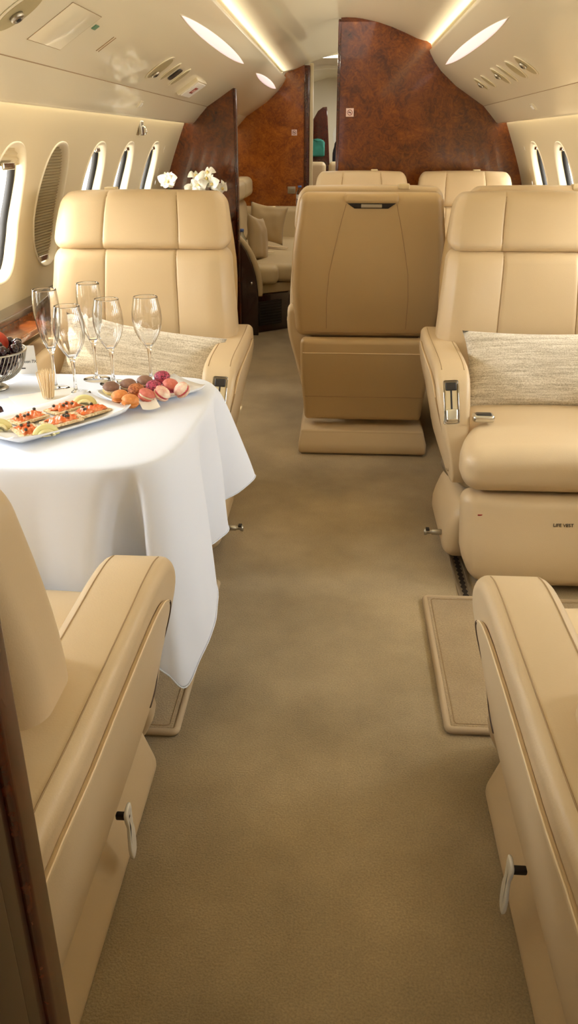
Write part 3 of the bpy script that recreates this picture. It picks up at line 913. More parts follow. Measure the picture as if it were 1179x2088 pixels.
md = cl.modifiers.new('sub', 'SUBSURF'); md.levels = 1; md.render_levels = 1
hm = tube([Vector(r_[-1])+Vector((0, 0, .0)) for r_ in R2], .0016, 5)
link('hem', hm, 'cloth', cl)
Z0 = TZ+.0045

# ------------------------------------------------------------------ glasses
def stemware(kind):
    t = bpy.data.objects.new('champagne_flute' if kind == 'flute' else 'wine_glass', None); COL.objects.link(t)
    if kind == 'flute': H, prof = .255, [(.0075, .100), (.013, .112), (.020, .130), (.027, .158), (.0315, .19), (.0325, .215), (.0315, .238), (.0295, .255)]
    else: H, prof = .222, [(.006, .088), (.012, .096), (.022, .110), (.032, .130), (.0375, .150), (.0390, .168), (.0375, .190), (.0335, .210), (.0315, .222)]
    pr = [(v.x, v.y) for v in catmull([(a, b, 0) for a, b in prof], 4, False)]
    th = .0011; zb = prof[0][1]
    cutz = zb+(H-zb)*.48
    def cut(r, z, a): return r*(1+.055*abs(math.sin(a*6))*ss(cutz, cutz-.02, z)*ss(zb, zb+.02, z)-.03*ss(cutz, cutz-.02, z)*ss(zb, zb+.02, z))
    outer = [(0, zb-.001)]+pr
    inner = [(max(.0, r-th-.002*ss(zb+.03, zb, z)), z+.0005) for r, z in pr[::-1] if z > zb+.008]+[(0, zb+.009)]
    link('bowl', lathe(outer+[(pr[-1][0]-th/2, H+.0006)]+inner, 60, cut), 'glass', t)
    st = [(0, .0042), (.0125, .0044), (.006, .010), (.0040, .022), (.0036, .05), (.0042, zb-.018), (.0058, zb-.006), (.0075, zb-.0014), (0, zb-.0012)]
    link('stem', lathe([(0, st[0][1])]+[(v.x, v.y) for v in catmull([(a, b, 0) for a, b in st[1:-1]], 3, False)]+[(0, zb-.0014)], 16), 'glass', t)
    R_ = .036 if kind == 'flute' else .037
    link('foot', lathe([(0, 0), (R_-.001, 0), (R_, .0008), (R_-.001, .0016), (.018, .0026), (.011, .0040), (0, .0040)], 40), 'thin_glass', t)
    return t
f0 = stemware('flute'); w0 = stemware('wine')
gl = [(f0, (-.735, 2.022), 'champagne flute at the left of the glasses, tallest beside the window', 'champagne flutes'),
      (f0, (-.655, 2.125), 'champagne flute standing behind and right of the first flute', 'champagne flutes'),
      (w0, (-.670, 1.985), 'cut wine glass nearest the napkin and toothpicks', 'cut crystal wine glasses'),
      (w0, (-.598, 2.085), 'cut wine glass in the middle, between the second flute and the lone glass', 'cut crystal wine glasses'),
      (w0, (-.505, 2.125), 'cut wine glass standing alone behind the brown macarons', 'cut crystal wine glasses')]
used = set()
for proto, (x, y), lb, g in gl:
    o = proto if proto.name not in used else copy_tree(proto); used.add(proto.name)
    o.location = (x, y, Z0); o.rotation_euler = (0, 0, random.random()*3); tag(o, lb, 'glass', g)

# ------------------------------------------------------------------ toothpicks, napkins, card
link_n = []
for k, (a, dz, lb) in enumerate(((.75, .0, 'white paper napkin underneath, its corner showing left of the upper napkin'), (.60, .0016, 'white paper napkin on top, under the toothpicks'))):
    o = link('paper_napkin', rbox(.085, .085, .0007, .0005, 1, (6, 6, 1), f=lambda p: (p.x, p.y, p.z+.0008*noise.noise(Vector((p.x*30, p.y*30, 1))))), 'paper')
    o.location = (-.725+.015*k, 1.905+.006*k, Z0+.0015+dz); o.rotation_euler = (0, 0, a); tag(o, lb, 'napkin', 'paper napkins')
px, py, pz = -.722, 1.925, Z0+.0040
base = link('toothpick', lathe([(0, 0), (.0010, .004), (.0013, .010), (.0013, .063), (.0010, .068), (0, .073)], 6), 'pick')
n = 0
for k in range(30):
    r = .0105*math.sqrt((k+.5)/30); a = k*2.399
    o = base if k == 0 else base.copy()
    if k: COL.objects.link(o)
    lean = .17*r/.0105
    o.location = (px+r*1.25*math.cos(a), py+r*1.25*math.sin(a), pz)
    o.rotation_euler = Vector((math.cos(a+.5)*math.sin(lean), math.sin(a+.5)*math.sin(lean), math.cos(lean))).to_track_quat('Z', 'Y').to_euler()
    tag(o, 'thin wooden toothpick in the bundle on the napkin', 'toothpick', 'wooden toothpicks in the bundle')
t = empty('table_card', 'small white printed card standing behind the toothpicks, beside the fruit bowl', 'card', (-.862, 2.165, Z0), .18)
link('card_front', xf(box(-.024, .024, -.0006, .0006, 0, .078, .0004, 1), R(-.12, 'X')), 'paper', t)
link('card_back', xf(box(-.024, .024, -.0006, .0006, 0, .074, .0004, 1), T(0, .02, 0) @ R(.12, 'X')), 'paper', t)
for txt, sz, z in (('FLY', .006, .062), ('Falcon 7X', .0115, .034), ('jet', .007, .016)):
    if txt in ('FLY', 'jet'):
        link('small_print', xf(box(-.006, .006, -.0004, .0004, -.0015, .0015, .0003, 1), T(-.010, -.0012+z*.12, z) @ R(-.12, 'X')), 'ink', t)
    else: text_obj('printed_name', txt, sz, 'ink', t, (-.019, -.0012+z*.12, z), (PI/2-.12, 0, 0), .0002, 'LEFT')

# ------------------------------------------------------------------ fruit bowl
bx, by = -.897, 2.015
t = empty('wire_bowl', 'silver wire fruit bowl on a low round foot', 'bowl', (bx, by, Z0))
bp = [(.028, .022), (.055, .032), (.075, .052), (.086, .075), (.092, .10)]
link('foot', lathe([(0, 0), (.036, 0), (.037, .003), (.030, .009), (.022, .014), (.022, .020), (.030, .0225), (0, .0225)], 40), 'silver', t)
for k in range(52):
    a0 = 2*PI*k/52
    pts = [(r*math.cos(a0+.35*i/4), r*math.sin(a0+.35*i/4), z) for i, (r, z) in enumerate(bp)]
    link('wire', tube(catmull(pts, 3, False), .0012, 5), 'silver', t)
link('rim', tube([(.092*math.cos(2*PI*i/60), .092*math.sin(2*PI*i/60), .101) for i in range(60)], .0025, 6, closed=True), 'silver', t)
def fruit(name, lb, cat, mat, r, loc, grp=None, sq=.95):
    o = link(name, lathe([(0, -r*.92)]+[(r*math.cos(a), r*sq*math.sin(a)) for a in [(-80+i*16)*PI/180 for i in range(11)]]+[(0, r*.86)], 28), mat)
    o.location = loc; o.rotation_euler = (random.uniform(-.4, .4), random.uniform(-.4, .4), random.random()*6); tag(o, lb, cat, grp)
    st = link('stem', tube([(0, 0, r*.84), (.001, 0, r*1.05), (.004, .002, r*1.25)], .0009, 5), 'leaf', o)
    return o
fruit('peach', 'round orange-red fruit on top of the dark grapes', 'fruit', 'peach', .034, (bx+.015, by+.01, Z0+.118))
pos = []
rg = random.Random(3)
for lay, (rad, z, cnt) in enumerate(((.030, .048, 6), (.058, .068, 14), (.030, .072, 7), (.074, .092, 18), (.050, .098, 12), (.074, .113, 14), (.055, .122, 9))):
    for k in range(cnt):
        a = 2*PI*(k+.5*(lay % 2))/cnt+rg.uniform(-.08, .08)
        p = (bx+rad*math.cos(a), by+rad*math.sin(a), Z0+z+rg.uniform(-.003, .003))
        if (Vector(p)-Vector((bx+.015, by+.01, Z0+.118))).length < .042: continue
        pos.append(p)
first = None
for p in pos:
    if first is None:
        first = fruit('grape', 'dark purple grape in the wire bowl around the orange-red fruit', 'fruit', 'cherry', .0115, p, 'dark grapes in the wire bowl', 1.05); continue
    o = copy_tree(first); o.location = p; o.rotation_euler = (rg.uniform(-1, 1), rg.uniform(-1, 1), rg.random()*6)

# ------------------------------------------------------------------ plates
def plate(lb, cx, cy, ang, hl, hw, rise, name='serving_plate'):
    bm = bmesh.new(); n = 20; V = []
    def P(u, v, off):
        e = max(abs(u), abs(v))
        x = u*hl*(1-.05*(1-v*v)*0); y = v*hw
        z = rise*(max(0, e-.55)/.45)**2*(.75+.6*(abs(u)*abs(v))**3)+.004
        cc = 1-.04*(abs(u)*abs(v))**6
        return (x*cc, y*cc, z+off)
    for off in (0, -.0035):
        V.append([[bm.verts.new(P(-1+2*i/n, -1+2*j/n, off)) for j in range(n+1)] for i in range(n+1)])
    for k, G in enumerate(V):
        for i in range(n):
            for j in range(n):
                q = (G[i][j], G[i+1][j], G[i+1][j+1], G[i][j+1]); bm.faces.new(q if k == 0 else q[::-1])
    A, B = V
    rim = [(i, 0) for i in range(n)]+[(n, j) for j in range(n)]+[(n-i, n) for i in range(n)]+[(0, n-j) for j in range(n)]
    for a, b in zip(rim, rim[1:]+rim[:1]): bm.faces.new((A[a[0]][a[1]], B[a[0]][a[1]], B[b[0]][b[1]], A[b[0]][b[1]]))
    bmesh.ops.recalc_face_normals(bm, faces=bm.faces)
    o = link(name, bm, 'china'); o.location = (cx, cy, Z0); o.rotation_euler = (0, 0, ang)
    return tag(o, lb, 'plate', 'white serving plates')
A1 = math.atan2(.23, .18)
P1 = (-.650, 1.740)
plate('long white plate with salmon crispbreads at the front of the table', P1[0], P1[1], A1, .160, .098, .020)
A2 = math.atan2(.167, .165)
P2 = (-.470, 1.978)
plate('white rectangular plate of macarons behind the salmon plate', P2[0], P2[1], A2, .122, .074, .014)

def on(P, A, u, v): return (P[0]+u*math.cos(A)-v*math.sin(A), P[1]+u*math.sin(A)+v*math.cos(A))

def crisp(lb, x, y, ang, seed):
    rg = random.Random(seed)
    t = empty('salmon_crispbread', lb, 'canape', (x, y, Z0+.0085), ang, 'salmon crispbreads on the long plate')
    link('crispbread', rbox(.043, .027, .0028, .002, 2, (10, 7, 1), c=(0, 0, .003), f=lambda p: (p.x, p.y, p.z+.0009*noise.noise(Vector((p.x*150+seed, p.y*150, 2))))), 'crisp', t)
    bm = bmesh.new(); nx, ny = 30, 18; V = []
    for i in range(nx+1):
        row = []
        for j in range(ny+1):
            u = -1+2*i/nx; v = -1+2*j/ny
            ru = 1-.18*(noise.noise(Vector((v*2+seed, 3, 1))) > 0)-.15*noise.noise(Vector((v*2.5, seed, 5)))
            x_ = u*.036*ru; y_ = v*.019*(1-.2*noise.noise(Vector((u*2.4, seed*2, 0))))
            z = .0065+.0055*(1-max(abs(u), abs(v))**4)+.0048*math.sin(u*11+v*3+seed)*(1-abs(v)**3)+.004*noise.noise(Vector((u*4, v*4, seed)))
            row.append(bm.verts.new((x_, y_, max(.0050, z))))
        V.append(row)
    for i in range(nx):
        for j in range(ny): bm.faces.new((V[i][j], V[i+1][j], V[i+1][j+1], V[i][j+1]))
    sal = link('smoked_salmon', bm, 'salmon', t)
    md = sal.modifiers.new('t', 'SOLIDIFY'); md.thickness = .002; md.offset = -1
    for k in range(4):
        c = link('caper', rbox(.0036, .0036, .0032, .0030, 3, (1, 1, 1)), 'caper', t)
        c.location = (rg.uniform(-.034, .034), rg.uniform(-.018, .018), .0165)
    return t
for k, (u, v, a, lb) in enumerate(((-.085, -.036, 1.0, 'salmon crispbread at the left end of the plate, between two lemon pieces'),
                                (-.035, .046, .10, 'salmon crispbread at the back left of the plate'),
                                (.065, .046, .06, 'salmon crispbread at the back right with a large caper on top'),
                                (.005, -.030, -.05, 'salmon crispbread at the front middle of the plate'),
                                (.092, -.020, .02, 'salmon crispbread at the right end of the plate by the lemon'))):
    x, y = on(P1, A1, u, v); crisp(lb, x, y, A1+a if k else A1+1.35, k*3+1)
def lemon(lb, x, y, ang, r=.026, tilt=.0):
    t = empty('lemon_wedge', lb, 'lemon', (x, y, Z0+.0088), ang, 'lemon wedges on the long plate')
    n = 16
    out = [(r*math.cos(PI*i/n), r*.85*math.sin(PI*i/n)) for i in range(n+1)]
    bm = slab(out, -.011, .011, .004, 3, to3=lambda a, b, q: (a, q*(1.25-b/r*.6), b)); link('flesh', bm, 'lemon', t)
    link('rind', tube([(a*1.01, 0, b*1.01) for a, b in out], .0035, 8, flat=3.0), 'rind', t)
x, y = on(P1, A1, -.118, .028); lemon('pale lemon wedge at the far left of the salmon plate', x, y, .3, .019)
x, y = on(P1, A1, -.070, -.082); lemon('pale lemon wedge at the front rim of the salmon plate', x, y, .5, .019)
x, y = on(P1, A1, .118, .040); lemon('pale lemon wedge at the right rear of the salmon plate', x, y, .2, .019)

# ------------------------------------------------------------------ macarons
def macaron(lb, x, y, z, rx, ry, a, top, bot, fill, r=.0205):
    t = empty('macaron', lb, 'macaron', (x, y, z), 0, 'macarons on the rectangular plate'); t.rotation_euler = (rx, ry, a)
    def dome(s):
        pr = [(0, s*.0155), (r*.45, s*.0148), (r*.75, s*.0122), (r*.93, s*.0085), (r*.98, s*.0058), (r*1.02, s*.0045), (r*.98, s*.003), (0, s*.003)]
        if s < 0: pr = pr[::-1]
        return lathe(pr, 36, lambda q, zz, an: q*(1+(.03*math.sin(an*17)+.02*math.sin(an*29) if abs(abs(zz)-.0045) < .0016 else 0)))
    link('top_shell', dome(1), top, t); link('bottom_shell', dome(-1), bot, t)
    link('filling', lathe([(0, .003), (r*.88, .003), (r*.92, 0), (r*.88, -.003), (0, -.003)], 28), fill, t)
ZM = Z0+.024
mac = [((226, 787), .004, (.25, .1), 'mac_brown', 'mac_yellow', 'fill_a', 'brown-topped macaron with a yellow lower shell at the left end'),
       ((262, 781), .004, (.2, 0), 'mac_brown', 'mac_brown', 'fill_a', 'brown macaron in the back row, second from the left'),
       ((295, 776), .006, (.2, 0), 'mac_brown', 'mac_brown', 'fill_a', 'brown macaron in the back row next to the berry ones'),
       ((244, 802), .002, (.12, -.1), 'mac_orange', 'mac_orange', 'fill_c', 'orange macaron in front of the yellow and brown one'),
       ((265, 811), .002, (.10, .15), 'mac_orange', 'mac_orange', 'fill_c', 'orange macaron nearest the front edge of the plate'),
       ((278, 793), .006, (.30, 0), 'mac_rust', 'mac_rust', 'fill_c', 'mottled rust-brown macaron behind the front orange one'),
       ((299, 801), .004, (.15, .4), 'mac_pink', 'mac_pink', 'fill_a', 'salmon-pink macaron in the middle of the front row'),
       ((331, 771), .012, (.15, 0), 'mac_berry', 'mac_berry', 'fill_b', 'dark-speckled berry macaron highest at the back'),
       ((314, 785), .004, (.3, .2), 'mac_berry', 'mac_berry', 'fill_b', 'dark-speckled berry macaron lower and left of the highest one'),
       ((330, 797), .004, (.35, .6), 'mac_cream', 'mac_cream', 'fill_b', 'cream and pink macaron at the front, facing the aisle'),
       ((348, 783), .006, (.2, .3), 'mac_pink', 'mac_berry', 'fill_b', 'rose-pink macaron between the two cream ones'),
       ((371, 790), .004, (.25, -.7), 'mac_cream', 'mac_cream', 'fill_b', 'cream and pink macaron at the right end of the plate')]
MP = [(-0.564, 1.939), (-0.527, 1.968), (-0.491, 1.994), (-0.526, 1.876), (-0.492, 1.841), (-0.495, 1.917), (-0.462, 1.884), (-0.451, 2.02), (-0.459, 1.954), (-0.428, 1.903), (-0.419, 1.966), (-0.385, 1.937)]
for (xy, (p, dz, (rx, ry), tp, bt, fl, lb)) in zip(MP, mac):
    macaron(lb, xy[0], xy[1], ZM+dz, rx, ry, 0 if rx > .7 else random.random()*.4, tp, bt, fl)
o = link('paper_liner', rbox(.022, .018, .0006, .0004, 1, (6, 6, 1), f=lambda p: (p.x, p.y, p.z+9*p.x*p.x)), 'paper'); o.location = (MP[6][0]+.012, MP[6][1]-.03, Z0+.012); o.rotation_euler = (.3, 0, .5)
tag(o, 'small curled white paper under the front macarons', 'paper')
# ------------------------------------------------------------------ overhead fittings
def frame(s, x, y, P=PSU+VAL[1:3]):
    """matrix on the overhead panel: local x runs aft, local y runs outboard and down, local z points into the cabin"""
    for (a, b), (c, d) in zip(P, P[1:]):
        if a <= x <= c:
            z = b+(d-b)*(x-a)/(c-a); tv = Vector((s*(c-a), 0, d-b)).normalized(); break
    n = Vector((tv.z*s, 0, -tv.x*s)) if True else None
    if n.z > 0: n = -n
    ax = Vector((0, 1, 0)); ay = n.cross(ax)
    return Matrix(((ax.x, ay.x, n.x, s*x), (ax.y, ay.y, n.y, y), (ax.z, ay.z, n.z, z), (0, 0, 0, 1)))
def put(o, m): o.matrix_world = m; return o
def eempty(name, lb, cat, m, grp=None):
    t = bpy.data.objects.new(name, None); COL.objects.link(t); t.empty_display_size = .05; t.matrix_world = m
    return tag(t, lb, cat, grp)
def oval(hx, hy, t0, t1, r=.003, n=40, e=2.0):
    pts = [(hx*math.copysign(abs(math.cos(a))**(2/e), math.cos(a)), hy*math.copysign(abs(math.sin(a))**(2/e), math.sin(a))) for a in [2*PI*i/n for i in range(n)]]
    return slab(pts, t0, t1, r, 2, to3=lambda a, b, q: (a, b, q), flat=.0005)

# long lens-shaped lights lying along the panels, curved with the panel
def long_light(s, ya, yb, lb):
    t = bpy.data.objects.new('cabin_light', None); COL.objects.link(t); tag(t, lb, 'ceiling light', 'lens-shaped cabin lights'); t.location = (s*.58, (ya+yb)/2, 1.645)
    def P(u, v, lift, g):
        y = (u)*(yb-ya)/2*g; w = .0165*g*(1-abs(u)**2.2)**.8 if abs(u) < 1 else 0
        m = frame(s, .575+v*w, 0); return (m.translation.x+m.col[2].x*lift-s*.58, y, m.translation.z+m.col[2].z*lift-1.645)
    for nm, lift, g, mt in (('light_bezel', .0015, 1.03, 'shell'), ('lens', .004, .98, 'lens')):
        bm = bmesh.new(); V = [[bm.verts.new(P(-1+2*i/40, v, lift*(1-abs(v)**6*.9), g)) for v in (-1, -.9, -.5, 0, .5, .9, 1)] for i in range(41)]
        for a, b in zip(V, V[1:]):
            for j in range(6): bm.faces.new((a[j], a[j+1], b[j+1], b[j]))
        bmesh.ops.remove_doubles(bm, verts=bm.verts, dist=1e-5)
        bmesh.ops.recalc_face_normals(bm, faces=bm.faces)
        link(nm, bm, mt, t)
    return t
long_light(-1, 3.24, 5.21, 'long pale lens light on the left overhead panel in the main cabin')
long_light(-1, 5.9, 7.6, 'shorter-looking pale lens light on the left overhead panel beyond the divider')
long_light(1, 3.38, 5.33, 'long pale lens light on the right overhead panel')

def oval_fit(s, x, y, hx, hy, lb, nozzle=None, name='reading_light', mat='dish'):
    t = eempty(name, lb, 'ceiling fitting', frame(s, x, y))
    link('rim', join([oval(hx, hy, .0, .004, .0018)]), 'shell', t)
    link('dish', oval(hx*.86, hy*.86, .001, .0046, .0006), mat, t)
    if nozzle:
        link('nozzle', xf(lathe([(0, .004), (.018, .004), (.017, .012), (.012, .016), (.011, .012), (0, .010)], 24), T(*nozzle, 0)), 'silver', t)
        link('nozzle_core', xf(lathe([(0, .011), (.007, .011), (.006, .017), (0, .018)], 16), T(*nozzle, 0)), 'dark', t)
    return t
oval_fit(-1, .742, 2.10, .058, .080, 'large oval air outlet at the top left corner', (.0, -.012), 'air_outlet')
oval_fit(-1, .743, 3.66, .075, .072, 'first oval recess left of the exit sign, with a small nozzle', (.01, -.03), 'air_outlet')
oval_fit(-1, .742, 3.86, .036, .060, 'narrow oval recess left of the dark lens')
oval_fit(-1, .748, 4.12, .040, .062, 'narrow oval recess between the dark lens and the exit sign')
t = eempty('sensor_lens', 'small dark lens among the ovals left of the exit sign', 'ceiling fitting', frame(-1, .744, 3.985))
link('lens', oval(.038, .036, .0, .006, .002, e=4), 'darkplastic', t)
for k, (y, hx, nz, lb) in enumerate(((4.92, .045, (0, .0), 'smallest oval fitting on the right, farthest from the camera'), (4.70, .045, None, 'second farthest oval fitting on the right'),
    (4.34, .055, (.01, -.01), 'third oval recess on the right counted from the far end'), (4.17, .028, None, 'narrowest oval slot on the right panel'), (3.97, .060, None, 'second nearest oval recess on the right panel'), (3.76, .060, (0, -.01), 'nearest oval recess on the right panel, with an air nozzle'))):
    oval_fit(1, .728, y, hx, .050 if k < 2 else .062, lb, nz, 'air_outlet' if nz else 'reading_light')
# oxygen hatch outline, green indicator, slots
t = eempty('oxygen_hatch', 'flush rectangular hatch with a thin outline on the left overhead panel', 'hatch', frame(-1, .737, 2.43))
for (x0, x1, y0, y1) in ((-.13, .13, -.075, -.0735), (-.13, .13, .0735, .075)): link('hatch_gap', box(x0, x1, y0, y1, 0, .0008, .0002, 1), 'thread', t)
for (x0, x1, y0, y1) in ((-.131, -.129, -.075, .075), (.129, .131, -.075, .075)): link('hatch_gap', box(x0, x1, y0, y1, 0, .0008, .0002, 1), 'thread', t)
link('hatch_door', box(-.128, .128, -.073, .073, 0, .0012, .0005, 1), 'shell', t)
t = eempty('indicator', 'tiny green rectangle beside the overhead hatch', 'indicator', frame(-1, .705, 2.60))
link('indicator_lens', box(-.016, .016, -.009, .009, 0, .003, .001, 1), 'green', t)
t = eempty('vent_slots', 'pair of short dark slots on the left overhead panel', 'vent', frame(-1, .738, 2.83))
for dx in (-.012, .012): link('slot', box(dx-.003, dx+.003, -.035, .035, 0, .0012, .0004, 1), 'thread', t)
# exit sign
t = eempty('exit_sign', 'white exit sign with red letters on the left overhead panel', 'sign', frame(-1, .772, 4.56))
link('housing', rbox(.135, .062, .012, .006, 2, (1, 1, 1), c=(0, 0, .006)), 'shell', t)
link('face', rbox(.116, .053, .003, .002, 2, (1, 1, 1), c=(.006, 0, .0185)), 'white', t)
ink = link('letter_block', rbox(.036, .022, .0008, .0006, 1, (1, 1, 1), c=(.006, 0, .0222)), 'red', t)
text_obj('letters', 'EXIT', .029, 'pink', t, (.006, 0, .0232), (0, 0, PI), .0005)
link('end_cap', rbox(.008, .05, .008, .004, 2, (1, 1, 1), c=(.150, 0, .006)), 'shell', t)
# latches and hooks
for s, x, y, lb in ((-1, .905, 3.97, 'small recessed latch on the left valance'), (1, .905, 4.39, 'small recessed latch on the right valance')):
    t = eempty('panel_latch', lb, 'latch', frame(s, x, y))
    link('latch_plate', rbox(.03, .018, .004, .003, 2, (1, 1, 1)), 'shell', t); link('latch_tab', rbox(.010, .010, .006, .003, 2, (1, 1, 1), c=(.008, 0, .002)), 'white', t)
t = empty('coat_hook', 'small silver hook bracket hanging below the left valance', 'hook', (-1.018, 4.46, 1.31))
link('bracket', rbox(.009, .028, .034, .005, 2, (1, 1, 1)), 'silver', t); link('hook', tube([(.008, 0, .01), (.022, 0, 0), (.026, 0, -.015), (.018, 0, -.028)], .004, 8), 'chrome', t)

# ------------------------------------------------------------------ signs on the bulkheads
def smoke_sign(x, y, z, lb):
    t = empty('no_smoking_sign', lb, 'sign', (x, y, z))
    link('plate', rbox(.024, .0015, .024, .006, 3, (1, 1, 1)), 'pink', t)
    link('ring', tube([(.015*math.cos(a), -.002, .015*math.sin(a)) for a in [2*PI*i/32 for i in range(32)]], .0016, 6, closed=True), 'red', t)
    link('bar', tube([(-.0105, -.002, .0105), (.0105, -.002, -.0105)], .0014, 6), 'red', t)
    link('cigarette', box(-.010, .008, -.0026, -.0016, -.002, .002, .0004, 1), 'ink', t)
smoke_sign(.037, YB-.002, 1.413, 'no smoking sign on the large dark divider')
smoke_sign(-.434, YR-.002, 1.320, 'no smoking sign on the far wood wall beside the doorway')
t = empty('wall_socket', 'grey socket plate low on the far wood wall', 'socket', (-.457, YR-.004, .846))
link('plate', rbox(.036, .004, .03, .003, 2, (1, 1, 1)), 'silver', t); link('flap', rbox(.028, .003, .018, .002, 2, (1, 1, 1), c=(0, -.004, -.004)), 'track', t)

# ------------------------------------------------------------------ credenza with orchids (front side of the left divider)
t = empty('credenza', 'dark wood cabinet against the left divider, mostly hidden behind the seat', 'cabinet', (-.93, 4.9, 0))
link('carcass', box(-.22, .22, -.62, .72, .02, .80, .01), 'wood', t); link('countertop', box(-.23, .235, -.63, .725, .80, .83, .008), 'darkwood', t)
for k in range(3): link('door', box(.220, .232, -.60+.44*k, -.18+.44*k, .06, .78, .004), 'wood', t)
def orchid_flower(loc, r, n, face=(0, -1, .15)):
    bm = bmesh.new()
    parts = []
    rg = random.Random(n)
    for k in range(5):
        a = PI/2+2*PI*k/5; big = k in (1, 4)
        L, W = (r, r*.62) if big else (r*.95, r*.36)
        b = bmesh.new(); V = []
        for i in range(9):
            u = i/8; w = W*math.sin(PI*min(1, u*.96+.03))**.7
            V.append([b.verts.new((v*w, -.012*math.sin(u*PI)+.010*u*u-.25*w*v*v, u*L)) for v in (-1, -.6, -.2, .2, .6, 1)])
        for p, q in zip(V, V[1:]):
            for j in range(5): b.faces.new((p[j], p[j+1], q[j+1], q[j]))
        parts.append(xf(b, R(a-PI/2+rg.uniform(-.1, .1), 'Y')))
    bm = join(parts); 
    return bm, xf(rbox(.006, .008, .008, .005, 2, (1, 1, 1)), T(0, -.012, -.003))
def orchid(lb, base, flowers):
    t = empty('orchid', lb, 'flower', base, 0, 'white orchids on the credenza')
    link('flowerpot', lathe([(0, 0), (.040, 0), (.048, .07), (.052, .072), (.052, .08), (.047, .08), (.045, .06), (0, .06)], 32), 'white', t)
    for k in range(5):
        a = k*1.3; pts = [(0, 0, .07), (.05*math.cos(a), .05*math.sin(a), .11), (.12*math.cos(a), .12*math.sin(a), .10)]
        link('leaf', tube(catmull(pts, 5, False), lambda u: .018*math.sin(PI*min(1, .15+u*.83)), 8, flat=.2), 'leaf', t)
    for k, (dx, dy, dz, r, ry, rz) in enumerate(flowers):
        st = link('stem', tube(catmull([(0, 0, .07), (dx*.2, dy*.3, dz*.6+.02), (dx*.6, dy*.7, dz*.95+.01), (dx, dy+.006, dz)], 6, False), .002, 6), 'leaf', t)
        a, b = orchid_flower(None, r, k)
        m = T(dx, dy, dz) @ R(rz, 'Z') @ R(ry, 'X')
        fl = link('bloom', xf(a, m), 'petal', t); link('bloom_centre', xf(b, m), 'mac_yellow', fl)
orchid('white orchid blooms right of the seat headrest, in front of the dark divider', (-.86, 5.25, .83),
       [(-.045, -.03, .155, .05, .2, .3), (.0, -.05, .185, .055, .5, -.3), (.04, -.02, .215, .055, -.5, .5), (.085, -.04, .19, .052, .1, -.7), (.13, .0, .165, .045, .3, .8), (.0, -.07, .135, .045, .1, 0), (-.03, .0, .225, .045, -.9, .7), (.055, -.01, .245, .045, -.8, -.4)])
orchid('single round white orchid bloom beside the cabin wall', (-1.04, 5.20, .83),
       [(.0, -.04, .205, .050, .1, .1), (.016, -.03, .215, .045, -.2, -.5), (-.02, -.03, .21, .045, .2, .6)])

# ------------------------------------------------------------------ rear divan and what lies on it
t = empty('divan', 'cream leather divan beyond the left divider, on a dark wood base', 'sofa', (-.7, 6.8, 0))
def P2(pts, t0, t1, r=.01): return slab([(x, y) for x, y in pts], t0, t1, r, 3, to3=lambda a, b, q: (a, b, q))
link('base', P2([(-.45, -1.03), (.06, -1.07), (.33, -.84), (.36, .95), (-.45, .95)], .0, .265, .008), 'darkwood', t)
link('frame', P2([(-.45, -1.02), (.10, -1.02), (.36, -.83), (.39, .96), (-.45, .96)], .268, .335, .012), 'seatgrey', t)
link('seat_cushion', rbox(.42, .93, .062, .045, 4, (4, 8, 1), c=(.0, .02, .398), f=lambda p: (p.x, p.y, p.z+.008*(1-(p.x/.42)**2))), 'seatgrey', t)
link('side_cushion', rbox(.11, .10, .06, .04, 4, (2, 2, 1), c=(.16, -.93, .398)), 'seatgrey', t)
for k in range(3): link('back_cushion', rbox(.09, .29, .17, .05, 4, (2, 4, 4), c=(-.22, -.60+.60*k, .62), f=lambda p: (p.x-.12*p.z, p.y, p.z)), 'seatgrey', t)
for k in range(3): link('head_cushion', rbox(.075, .27, .080, .05, 4, (2, 4, 3), c=(-.16, -.60+.60*k, .89)), 'seatgrey', t)
link('far_armrest', rbox(.42, .07, .17, .05, 4, (3, 1, 2), c=(0, .93, .55)), 'seatgrey', t)
g = link('vent_grille', box(.352, .364, -.72, -.2, .03, .22, .002, 1), 'dark', t)
for k in range(9): link('slat', box(.360, .369, -.71, -.21, .04+.02*k, .046+.02*k, .001, 1), 'darkplastic', g)
g = link('vent_grille', xf(box(-.10, .10, -.004, .004, .05, .22, .002, 1), T(.21, -.955, 0) @ R(math.atan2(.23, .27), 'Z')), 'dark', t)
for k in range(8): link('slat', xf(box(-.09, .09, -.010, -.002, .06+.02*k, .065+.02*k, .001, 1), T(.21, -.955, 0) @ R(math.atan2(.23, .27), 'Z')), 'darkplastic', g)
# near end: dark wood cheek with a padded leather edge
cheek = [(-.76, 0), (-.565, 0), (-.562, .30), (-.575, .40), (-.60, .49), (-.635, .57), (-.68, .635), (-.72, .67), (-.76, .69)]
t2 = empty('side_cabinet', 'dark wood cheek cabinet with a curved cream edge in front of the divan', 'cabinet', (0, 0, 0))
link('cheek_panel', slab(cheek, 5.705, 5.75, .004, 2, to3=lambda a, b, q: (a, q, b)), 'darkwood', t2)
link('padded_edge', xf(tube(catmull([(-.556, 5.735, .27), (-.553, 5.735, .34), (-.566, 5.735, .42), (-.595, 5.735, .51), (-.635, 5.735, .585), (-.685, 5.735, .645), (-.73, 5.735, .675)], 5, False), .022, 10), Matrix.Identity(4)), 'seatgrey', t2)
link('knob', xf(lathe([(0, 0), (.007, 0), (.006, .008), (.012, .013), (.010, .02), (0, .022)], 20), T(-.606, 5.704, .36) @ R(PI/2, 'X')), 'chrome', t2)
link('pocket_shelf', box(-1.08, -.70, 5.70, 5.86, .46, .50, .01), 'seatgrey', t2)
link('carcass', box(-1.1, -.63, 5.752, 5.775, 0, .45, .004), 'darkwood', t2)
